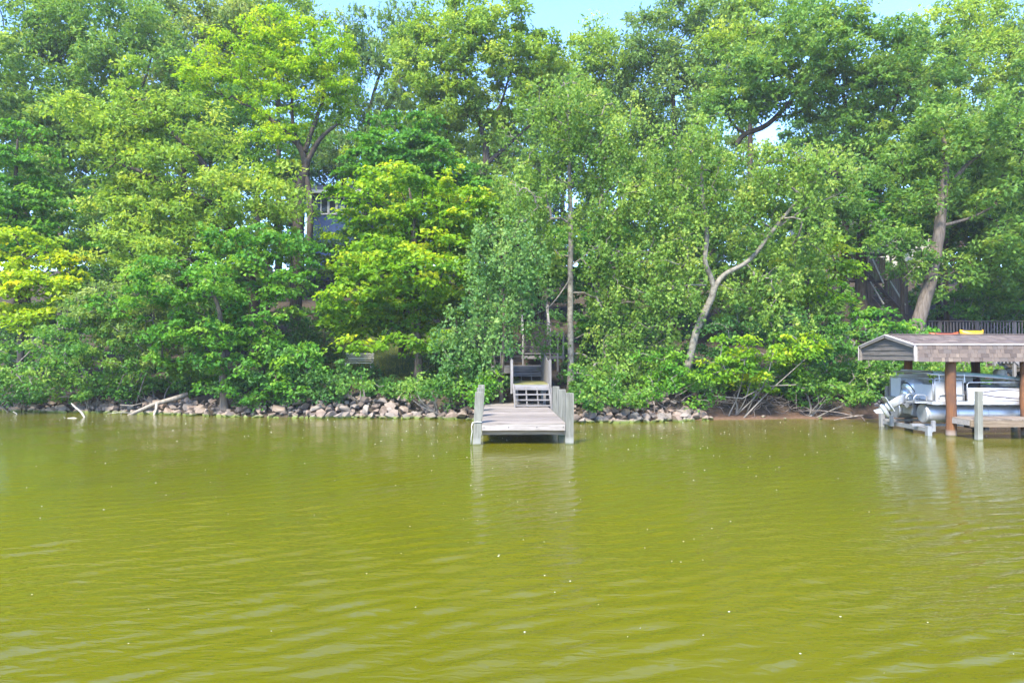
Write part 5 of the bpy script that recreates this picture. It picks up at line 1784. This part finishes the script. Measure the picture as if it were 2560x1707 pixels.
tree('shaded tree between leaning poplar and twin dark trunks', 36, [(1850, 770, 0, .17), (1850, 600, 0, .13), (1855, 500, 0, .08)],
     [(1800, 450, 70, 50), (1880, 470, 70, 50), (1830, 560, 90, 60), (1780, 640, 80, 60), (1870, 680, 70, 50), (1720, 700, 80, 60), (1930, 510, 50, 50)], 'oak', 'oak', seed=19, lscale=1.15)
tree('dark maple understory hanging round the hillside staircase', 36, [(2075, 770, 0, .13), (2070, 600, 0, .1), (2060, 500, 0, .06)],
     [(2010, 480, 70, 55), (2060, 545, 80, 35), (1950, 500, 50, 45), (2110, 500, 60, 45)], 'maple', 'maple_green', seed=20, shift=-.15)
tree('shaded maple sapling left of the straight poplar trunk', 33, [(1240, 800, 0, .10), (1238, 680, 0, .08), (1235, 580, 0, .03)],
     [(1235, 600, 60, 36), (1270, 640, 50, 36), (1200, 660, 50, 40), (1290, 560, 60, 40)], 'maple', 'maple_green', seed=21, shift=-.12)
tree('shaded maple sapling right of the straight poplar trunk', 33, [(1400, 800, 0, .10), (1402, 690, 0, .08), (1398, 560, 0, .03)],
     [(1380, 560, 70, 40), (1430, 600, 60, 40), (1370, 640, 60, 40), (1440, 680, 60, 44), (1360, 720, 50, 40)], 'maple', 'maple_green', seed=22, shift=-.12)
tree('green tree filling the slope behind the big leaning oak', 38, [(430, 800, 0, .16), (432, 640, 0, .13), (430, 500, 0, .06)],
     [(350, 480, 90, 60), (450, 520, 90, 60), (540, 600, 80, 50), (400, 620, 90, 60), (300, 600, 80, 60), (500, 700, 80, 60), (600, 690, 60, 50), (250, 540, 60, 60)], 'oak', 'oak', seed=23, lscale=1.2)
for i, (px, d_, r_, top) in enumerate(((2178, 37.0, .15, 520), (2240, 39.0, .13, 540), (2282, 36.5, .12, 600), (2330, 38.5, .14, 520), (2160, 41.0, .17, 480))):
    tree(['slim dark trunk just right of the leaning furrowed oak', 'grey trunk second to the right of the leaning oak', 'slender trunk above the shelter roof with low leafy branches', 'dark trunk at the right edge behind the deck railing', 'thick dim trunk directly behind the leaning oak stem'][i], d_,
         [(px, 775, 0, r_), (px - 6, 640, 0, r_ * .85), (px - 4, top, 0, r_ * .6), (px, top - 90, 0, r_ * .3)],
         [(px - 30, top - 20, 70, 45), (px + 50, top - 40, 70, 50), (px + 10, top - 110, 80, 50), (px + 30, top + 40, 60, 30)] + ([(px - 20, 690, 60, 24), (px + 30, 660, 60, 24)] if i in (2, 3) else []),
         'oak', 'oak_dark' if i != 2 else 'maple_green', seed=30 + i, lscale=1.15, barkm='bark_mid' if i % 2 else 'bark_dark', group='slender trunks right of the staircase')
tree('tall green oak cut by the right edge of the picture', 34, [(2420, 780, 0, .2), (2418, 600, 0, .16), (2410, 400, 0, .1)],
     [(2380, 300, 90, 70), (2440, 400, 100, 80), (2380, 480, 80, 60), (2450, 560, 90, 60), (2390, 640, 70, 50), (2430, 200, 90, 70), (2540, 480, 90, 90), (2540, 620, 90, 70)], 'oak', 'oak', seed=25, lscale=1.1, dens=.8)
tree('pale green tree behind the oak at the right edge', 46, [(2440, 640, 0, .2), (2438, 420, 0, .16), (2430, 160, 0, .08)],
     [(2400, 90, 80, 70), (2470, 180, 100, 90), (2420, 280, 90, 80), (2520, 330, 100, 90), (2480, 60, 90, 70)], 'far', 'far', seed=26, dens=.8, group=FG)
tree('green oak cut by the left edge of the picture', 40, [(-70, 700, 0, .2), (-68, 500, 0, .16), (-60, 300, 0, .08)],
     [(-30, 240, 80, 70), (-80, 330, 90, 80), (-20, 430, 80, 70), (-90, 480, 90, 80), (-60, 600, 90, 70), (-50, 130, 90, 70)], 'oak', 'oak', seed=27, lscale=1.2, dens=.8)
# left side
tree('bright green maple at the left edge above the golden one', 34, [(30, 800, 0, .2), (32, 600, 0, .16), (36, 420, 0, .1), (40, 320, 0, .04)],
     [(20, 400, 70, 45), (80, 465, 95, 45), (20, 490, 80, 45), (110, 535, 85, 40), (50, 330, 60, 50), (150, 600, 60, 40), (20, 560, 70, 40)], 'maple', 'maple_green', seed=40, shift=.12)
tree('golden yellow green maple hanging at the left edge', 30.5, [(46, 880, .6, .16), (48, 720, .4, .12), (52, 580, .2, .05)],
     [(35, 555, 80, 28), (90, 605, 85, 30), (30, 640, 70, 30), (70, 680, 85, 32), (30, 730, 65, 30), (120, 650, 50, 24), (90, 735, 50, 22)], 'maple', 'gold', seed=41, barkm='bark_mid', dens=1.2, shift=.02)
tree('big spreading oak leaning left over the shore with thick brown limbs', 31.5, [(590, 830, .8, .27), (585, 700, .8, .25), (560, 590, .5, .22), (510, 490, 0, .19), (450, 452, -.3, .17), (385, 420, -.6, .12), (300, 385, -.9, .07)],
     [(290, 275, 110, 60), (205, 265, 60, 36), (325, 190, 55, 45), (385, 310, 120, 65), (300, 365, 100, 50), (420, 395, 130, 60), (290, 445, 90, 42), (520, 465, 130, 60), (400, 500, 130, 50), (610, 440, 60, 45), (560, 550, 120, 55), (330, 560, 110, 55), (450, 590, 120, 50), (640, 520, 50, 40)],
     'oak', 'oak_yellow', seed=42, shift=.05, barkm='bark_dark', dens=1.05, limbs=[[(540, 545, .2, .15), (470, 380, 0, .12), (400, 310, 0, .09), (340, 220, 0, .05)], [(575, 650, .6, .15), (450, 600, 0, .1), (340, 570, -.3, .05)]])
tree('yellow topped locust with dark twisting limbs high on the left', 36.5, [(672, 760, 0, .33), (684, 620, 0, .31), (686, 500, 0, .30), (690, 430, 0, .27), (700, 395, 0, .22), (705, 365, 0, .19)],
     [(640, 60, 65, 38), (705, 85, 85, 40), (565, 105, 85, 42), (480, 135, 55, 32), (620, 155, 110, 40), (780, 175, 55, 50), (710, 185, 85, 40), (550, 205, 90, 40), (655, 245, 85, 34), (765, 250, 55, 34), (810, 335, 38, 34), (640, 405, 60, 36), (610, 320, 60, 30), (470, 200, 60, 40), (740, 130, 60, 36), (800, 230, 30, 30), (700, 300, 50, 16)],
     'locust', 'lime', seed=43, dens=1.1, shift=.12, limbs=[[(702, 380, 0, .18), (690, 340, 0, .16), (650, 300, 0, .13), (600, 258, 0, .09), (560, 240, 0, .04)], [(704, 375, 0, .15), (735, 320, 0, .12), (775, 285, 0, .06)], [(700, 350, 0, .15), (720, 290, 0, .11), (745, 215, 0, .08), (742, 150, 0, .06), (725, 100, 0, .03)], [(690, 345, 0, .13), (672, 280, 0, .10), (668, 215, 0, .06), (650, 150, 0, .03)], [(668, 520, .3, .19), (672, 440, .3, .17), (690, 395, .2, .13)], [(708, 580, -.3, .16), (714, 490, -.3, .16), (708, 430, -.1, .15), (700, 400, 0, .13)]])
tree('green tree of drooping sprays before the locust trunk', 29.5, [(600, 860, .5, .13), (610, 740, .3, .10), (620, 620, 0, .06)],
     [(610, 560, 90, 36), (660, 620, 60, 30), (560, 625, 80, 40), (690, 565, 40, 26), (540, 560, 60, 40), (620, 670, 50, 26)], 'maple', 'maple_green', seed=44, shift=.12, lscale=.9)
tree('box elder on a grey trunk standing in the water edge rocks', 27.0, [(516, 948, 0, .17), (513, 880, 0, .15), (508, 780, .2, .12), (500, 700, .3, .08), (470, 640, .5, .04)],
     [(400, 640, 110, 45), (480, 690, 90, 50), (330, 700, 100, 50), (580, 745, 75, 50), (560, 800, 80, 40), (440, 760, 100, 50), (620, 840, 80, 45), (470, 830, 90, 45), (690, 830, 60, 40), (590, 890, 70, 30), (660, 880, 60, 34)],
     'shrubpad', 'maple_green', seed=45, barkm='bark_mid', shift=.10, dens=1.05)
PO = 'poplars along the shore'
tree('tall slim poplar with a straight pale trunk right of the dock steps', 27.3, [(1311, 885, 0, .145), (1311, 780, 0, .125), (1310, 640, 0, .115), (1311, 540, 0, .105), (1309, 420, 0, .09), (1306, 330, 0, .05), (1305, 210, 0, .02)],
     [(1302, 185, 40, 40), (1350, 225, 55, 40), (1258, 235, 50, 40), (1300, 225, 60, 50), (1385, 290, 80, 60), (1235, 300, 75, 60), (1330, 365, 100, 50), (1225, 420, 75, 50), (1420, 390, 85, 60), (1190, 500, 65, 50), (1260, 520, 55, 45), (1370, 480, 65, 50), (1460, 490, 80, 60), (1400, 575, 65, 50), (1490, 600, 75, 55), (1235, 590, 50, 45), (1355, 655, 42, 40), (1450, 680, 75, 55), (1410, 740, 55, 45), (1485, 760, 65, 55), (1400, 815, 60, 50), (1455, 855, 70, 45), (1250, 760, 42, 38)],
     'poplar', 'poplar', seed=50, barkm='bark_pale', dens=1.0, group=PO, limbs=[[(1311, 425, 0, .05), (1290, 415, 0, .04), (1265, 395, 0, .025)], [(1311, 425, 0, .05), (1330, 405, 0, .04), (1345, 370, 0, .02)], [(1312, 610, 0, .035), (1340, 590, -.1, .03), (1365, 572, -.2, .02), (1400, 580, -.2, .01)], [(1310, 640, 0, .03), (1275, 690, -.3, .022), (1245, 715, -.4, .016), (1205, 725, -.5, .008)]], holes=[(1230, 715, 42, 30)])
tree('blue green twin stemmed poplar drooping left of the dock steps', 25.7, [(1150, 906, 0, .085), (1153, 850, 0, .08), (1158, 760, 0, .065), (1157, 680, 0, .045), (1160, 580, .2, .02)],
     [(1150, 585, 55, 40), (1185, 635, 55, 40), (1090, 715, 55, 36), (1045, 755, 42, 34), (1165, 690, 45, 38), (1085, 790, 45, 38), (1120, 650, 45, 36), (1195, 690, 38, 38), (1140, 760, 40, 36), (1120, 830, 34, 34), (1215, 600, 40, 40), (1155, 530, 45, 44), (1195, 560, 45, 40), (1120, 580, 40, 36), (1060, 800, 30, 30)],
     'poplar', 'poplar_blue', seed=51, barkm='bark_mid', limbs=[[(1149, 890, 0, .06), (1138, 840, 0, .05), (1127, 790, 0, .04), (1115, 720, 0, .02)]])
tree('leaning forked poplar with pale bark over the end of the rocks', 26.6, [(1548, 930, 0, .165), (1578, 845, 0, .155), (1600, 760, 0, .14), (1632, 690, 0, .135), (1640, 660, 0, .13)],
     [(1615, 280, 55, 45), (1560, 320, 65, 45), (1600, 385, 75, 45), (1700, 400, 85, 45), (1540, 440, 65, 50), (1790, 370, 85, 45), (1880, 390, 85, 40), (1935, 440, 50, 22), (1680, 475, 75, 45), (1800, 455, 85, 45), (1565, 515, 60, 45), (1865, 510, 75, 35), (1730, 530, 60, 32), (1540, 600, 60, 50), (1775, 640, 50, 55), (1850, 585, 60, 38), (1700, 690, 40, 40), (1790, 720, 42, 45), (1560, 660, 50, 45), (1830, 350, 50, 30)],
     'poplar', 'poplar', seed=52, barkm='bark_pale', group=PO, shift=.04, holes=[(1655, 720, 40, 60), (1680, 610, 30, 26), (1622, 560, 20, 75)], limbs=[[(1640, 668, 0, .10), (1634, 640, 0, .10), (1620, 600, -.1, .095), (1624, 540, -.1, .085), (1614, 450, -.1, .075), (1612, 370, 0, .04), (1614, 290, 0, .02)], [(1640, 665, 0, .11), (1662, 632, 0, .095), (1722, 597, 0, .085), (1775, 530, 0, .075), (1850, 440, 0, .055), (1900, 395, 0, .02)], [(1775, 530, 0, .05), (1850, 480, .2, .035), (1930, 445, .2, .015)], [(1622, 655, 0, .03), (1580, 655, -.2, .025), (1545, 665, -.3, .012)]])
tree('yellow green layered tree right of the leaning poplar', 28.8, [(1850, 870, .5, .13), (1852, 760, .4, .11), (1856, 640, .2, .05)],
     [(1850, 575, 70, 30), (1905, 615, 55, 30), (1830, 640, 75, 34), (1890, 670, 55, 28), (1930, 610, 30, 16), (1800, 690, 60, 30)], 'maple', 'maple_yellow', seed=53, lscale=.85, shift=.12)
tree('furrowed oak leaning right above the boat shelter roof', 31, [(2085, 800, 0, .31), (2112, 735, 0, .30), (2138, 640, 0, .27), (2156, 540, 0, .25), (2166, 440, 0, .22), (2170, 350, 0, .13), (2162, 285, 0, .02)],
     [(2165, 290, 70, 45), (2150, 345, 95, 55), (2245, 390, 100, 65), (2080, 395, 75, 55), (2300, 470, 80, 75), (2210, 470, 90, 45), (2105, 460, 55, 38), (2290, 590, 75, 55), (2210, 595, 75, 26), (2330, 330, 75, 75), (2230, 280, 100, 55), (2065, 555, 55, 34), (2180, 650, 40, 26), (2100, 620, 36, 26), (2330, 560, 50, 60), (2140, 590, 26, 24)],
     'oak', 'oak', seed=54, barkm='bark_mid', shift=.06, limbs=[[(2166, 450, 0, .12), (2220, 380, 0, .09), (2290, 330, 0, .05)], [(2160, 520, 0, .09), (2230, 500, -.2, .06), (2290, 470, -.3, .03)], [(2152, 560, 0, .04), (2105, 610, -.4, .025), (2075, 640, -.6, .012)]])
tree('bright layered maple with yellow topped tiers at the centre', 30, [(962, 868, .2, .20), (960, 790, .2, .17), (955, 640, .3, .14), (948, 500, .4, .10), (940, 430, .4, .03)],
     [(895, 405, 70, 24), (955, 398, 75, 24), (850, 440, 75, 26), (950, 450, 110, 32), (1045, 450, 75, 32), (835, 490, 55, 24), (910, 505, 105, 32), (1020, 515, 90, 34), (1085, 500, 50, 28), (815, 545, 55, 24), (1000, 570, 100, 34), (885, 575, 100, 30), (1070, 570, 60, 30), (950, 620, 110, 34), (1050, 625, 65, 30), (815, 630, 70, 28), (880, 665, 115, 34), (1000, 675, 90, 32), (780, 690, 60, 26), (850, 715, 120, 30), (965, 730, 100, 28), (770, 742, 50, 20), (1045, 690, 55, 28), (890, 755, 100, 22), (815, 760, 60, 16), (900, 785, 90, 14), (835, 785, 50, 12), (985, 775, 70, 16), (930, 560, 90, 60, 1.2), (960, 680, 90, 60, 1.2), (860, 640, 80, 60, 1.0), (1000, 500, 70, 50, 1.0)],
     'maple', 'maple_yellow', seed=55, barkm='bark_mid', dens=1.25, shift=.02, dd=2.2)

tree('thin green sapling half screening the blue house wall', 44, [(770, 700, 0, .09), (772, 620, 0, .07), (776, 560, 0, .03)],
     [(765, 570, 60, 30), (800, 600, 60, 30), (725, 560, 34, 30), (735, 620, 60, 26), (820, 540, 40, 26), (712, 470, 22, 34)], 'oak', 'oak', seed=24, lscale=1.0)
# ---- shrubs along the shore
SG = 'shrubs along the shore'
shrub('mid green shrub at the far left end of the shore', 28.6, [(30, 840, 70, 50), (90, 870, 80, 50), (20, 900, 70, 30), (130, 800, 60, 40)], seed=60, group=SG, shift=.05)
shrub('broad leafy shrub above the curved bleached branch', 28.2, [(200, 860, 90, 50), (130, 900, 80, 30), (240, 800, 90, 50), (180, 760, 80, 44), (260, 900, 70, 28)], seed=61, group=SG, shift=.03)
shrub('tall loose shrub with pale seed heads left of the grey trunk', 28.4, [(300, 750, 100, 50), (370, 800, 100, 50), (240, 710, 90, 40), (400, 720, 80, 44), (330, 660, 80, 40)], 'shrub', 'willow', seed=62, group=SG)
shrub('dense green shrub over the arching driftwood', 28.6, [(350, 860, 90, 36), (440, 865, 70, 34), (290, 890, 60, 18)], seed=63, group=SG, shift=.05)
shrub('dark bush on the rocks right of the grey trunk', 27.2, [(600, 900, 80, 36), (680, 900, 70, 36), (740, 890, 50, 36), (600, 925, 45, 14), (640, 850, 70, 40), (770, 860, 30, 30)], seed=64, leaf='shrub_dark', group=SG, shift=.08)
shrub('dim blue green bush below the locust trunk', 31.5, [(700, 740, 60, 44), (680, 800, 60, 40), (740, 800, 44, 36), (640, 780, 50, 36)], seed=65, leaf='shrub_dark', group=SG)
shrub('small sparse sapling on the rocks below the bench', 26.8, [(835, 878, 50, 18), (800, 890, 40, 18), (880, 890, 30, 12)], seed=66, leaf='shrub', group=SG, dens=.7)
shrub('rounded bush with a lime patch between rocks and dock', 25.6, [(1000, 895, 46, 34), (960, 900, 40, 24), (1030, 870, 40, 34), (1050, 905, 40, 24), (1010, 860, 20, 24)], seed=67, leaf='shrub', group=SG, shift=.1)
shrub('shaded bush beside the twin stemmed poplar', 26.2, [(1080, 860, 46, 30), (1060, 830, 40, 30), (1100, 885, 34, 26), (1040, 800, 40, 30)], seed=68, leaf='shrub', group=SG)
shrub('small light green bush just left of the dock posts', 24.9, [(1108, 898, 22, 16), (1085, 908, 20, 12), (1128, 880, 14, 12)], seed=69, leaf='maple_green', stems=3, dens=1.2, shift=.15)
shrub('leafy bush spilling over the rocks right of the dock', 24.9, [(1370, 905, 46, 30), (1345, 870, 30, 34), (1420, 895, 46, 34), (1335, 915, 22, 18), (1400, 860, 40, 30)], seed=70, leaf='shrub', group=SG, shift=.14)
shrub('bright green bush below the leaning poplar trunk', 25.6, [(1500, 890, 60, 38), (1560, 880, 50, 40), (1460, 905, 50, 30), (1600, 905, 50, 22), (1520, 830, 60, 36)], seed=71, leaf='maple_green', group=SG, shift=.12)
shrub('lime green dogwood drooping to the sand beach', 25.6, [(1690, 800, 60, 30), (1755, 835, 66, 32), (1725, 880, 56, 26), (1795, 800, 56, 32), (1770, 912, 34, 24), (1675, 850, 44, 26), (1820, 850, 46, 28), (1840, 800, 40, 30)], 'shrubpad', 'maple_yellow', seed=72, shift=.0)
shrub('dark tangled bush behind the lime dogwood', 27.2, [(1650, 850, 60, 50), (1640, 790, 50, 44), (1850, 880, 70, 44), (1720, 740, 70, 40), (1800, 760, 70, 44)], leaf='shrub_dark', seed=73, group=SG, shift=.1)
shrub('green thicket on the undercut bank left of the mooring post', 26.4, [(1880, 830, 70, 50), (1940, 860, 66, 44), (1900, 770, 60, 44), (1980, 810, 60, 50), (1960, 900, 50, 24), (2010, 870, 46, 40), (1900, 905, 60, 18), (1845, 912, 44, 16)], leaf='shrub', seed=74, group=SG)
shrub('low bush leaning out over the sand beside the lime dogwood', 25.5, [(1860, 890, 50, 26), (1930, 900, 50, 22), (1995, 890, 44, 26), (1640, 895, 44, 22)], leaf='shrub', seed=82, group=SG, shift=.08)
shrub('light green sprays standing above the shelter gable', 28.2, [(2010, 740, 46, 30), (1970, 770, 40, 34), (2055, 745, 44, 20), (2105, 755, 36, 16), (1985, 715, 24, 20)], 'shrubpad', 'maple_green', seed=75, shift=.15, base=(2010, 800))
shrub('yellowish thicket seen under the shelter roof behind the boat', 27.0, [(2090, 860, 60, 34), (2150, 850, 60, 34), (2210, 855, 60, 34), (2060, 900, 40, 26), (2130, 890, 60, 24)], leaf='shrub', seed=76, shift=.18)
shrub('dim undergrowth beneath the poplars beside the upper steps', 30.5, [(1420, 760, 70, 50), (1480, 820, 70, 50), (1380, 850, 50, 40), (1540, 740, 60, 50)], leaf='shrub_dark', seed=77, group=SG)
shrub('shaded thicket left of the landing platform', 30.0, [(1060, 780, 60, 40), (1010, 820, 50, 36), (1110, 720, 50, 40)], leaf='shrub_dark', seed=78, group=SG)
shrub('dark thicket at the left behind the golden maple', 33.0, [(60, 780, 80, 50), (150, 720, 70, 50), (220, 660, 60, 50), (20, 840, 60, 40)], leaf='shrub_dark', seed=79, group=SG)
shrub('leafy saplings on the slope behind the timber deck', 36.0, [(2230, 700, 70, 28), (2300, 690, 60, 28), (2180, 690, 40, 20), (2340, 730, 40, 26)], 'maple', 'maple_green', seed=80, shift=-.05)

for i, (px, py, lb) in enumerate(((90, 560, 'hilltop bush at the far left under the oaks'), (330, 560, 'hilltop bush left of the blue house behind the leaning oak'), (620, 570, 'hilltop bush just left of the blue house'), (900, 570, 'hilltop bush just right of the blue house'), (1090, 560, 'hilltop bush behind the centre oak trunk'), (1420, 560, 'hilltop bush behind the straight poplar'), (1700, 570, 'hilltop bush behind the leaning poplar'))):
    shrub(lb, 60, [(px, py, 80, 34), (px - 80, py + 12, 70, 30), (px + 80, py + 8, 70, 30), (px, py - 30, 60, 24)], 'far', ['oak', 'far', 'oak_dark'][i % 3], seed=300 + i, group='bushes along the hilltop', dens=.9)
shrub('dense thicket at the right edge behind the timber deck', 37.5, [(2400, 720, 80, 50), (2330, 740, 50, 30), (2480, 700, 90, 60)], leaf='shrub_dark', seed=81, group=SG, lscale=1.3)
# grass on the lawn
gg = np.random.default_rng(77)
n = 9000
X = gg.uniform(-11, -0.5, n)
T = gg.uniform(2.4, 12, n)
Y = shore(X) + T
Z = H(X, Y)
h = gg.uniform(0.05, 0.16, n)
a = gg.uniform(0, 6.28, n)
w = 0.012
B = np.stack([X, Y, Z], 1)
dx = np.stack([np.cos(a) * w, np.sin(a) * w, np.zeros(n)], 1)
tp = B + np.stack([gg.normal(0, 0.03, n), gg.normal(0, 0.03, n), h], 1)
V = np.stack([B - dx, B + dx, tp], 1).reshape(-1, 3)
grm = np_mesh('grass', V, np.arange(n * 3).reshape(n, 3), leafmat('grass_blade', (0.05, 0.09, 0.015), (0.11, 0.16, 0.025), (0.20, 0.22, 0.05), 0.3), {'fac': ('FACE', gg.random(n))})
tag(link(bpy.data.objects.new('grass', grm)), 'short lawn grass round the bench', 'grass', kind='stuff')
# low plants creeping over the bank
C = []
for i in range(420):
    x = gg.uniform(-19, 20)
    t = gg.uniform(1.7, 7.0) if x < 4 or x > 19 else gg.uniform(1.6, 6.0)
    if -10.5 < x < -1 and t > 2.8 and gg.random() < .8:
        continue
    if 0 < x < 1.9:
        continue
    y = float(shore(x)) + t
    C.append((x, y, Hs(x, y) + gg.uniform(0.08, 0.35)))
for i in range(800):
    x = gg.uniform(-34, 36)
    t = gg.uniform(6.0, 34)
    if -11 < x < -1 and t < 12 and gg.random() < .9:
        continue
    y = float(shore(x)) + t
    if 18 < x < 24 and 35 < y < 44:
        continue
    if abs(x - 1.2) < 1.2 and y < 35.5:
        continue
    C.append((x, y, Hs(x, y) + gg.uniform(0.1, 0.9)))
me = leaves_mesh('undergrowth', np.array(C), 'shrub', LM['shrub_dark'], gg, 0.1, None, 1.7)
tag(link(bpy.data.objects.new('undergrowth', me)), 'low green undergrowth covering the bank above the rocks', 'undergrowth', kind='stuff')
print('LEAVES', LEAF_TOTAL, 'objects', len(bpy.data.objects))

# ------------------------------------------------------------------ thin summer haze over lake and hill
hz = MB().box((0, 30, 19.0), (260, 190, 42.0)).build('haze', None, None, label='thin pale summer haze hanging in the air', cat='haze', kind='stuff')
hm, hnt, hout = new_mat('haze')
pv = hnt.nodes.new('ShaderNodeVolumePrincipled')
pv.inputs['Color'].default_value = (0.9, 0.93, 1.0, 1)
pv.inputs['Density'].default_value = 0.0005
hnt.links.new(pv.outputs[0], hout.inputs['Volume'])
hz.data.materials.append(hm)
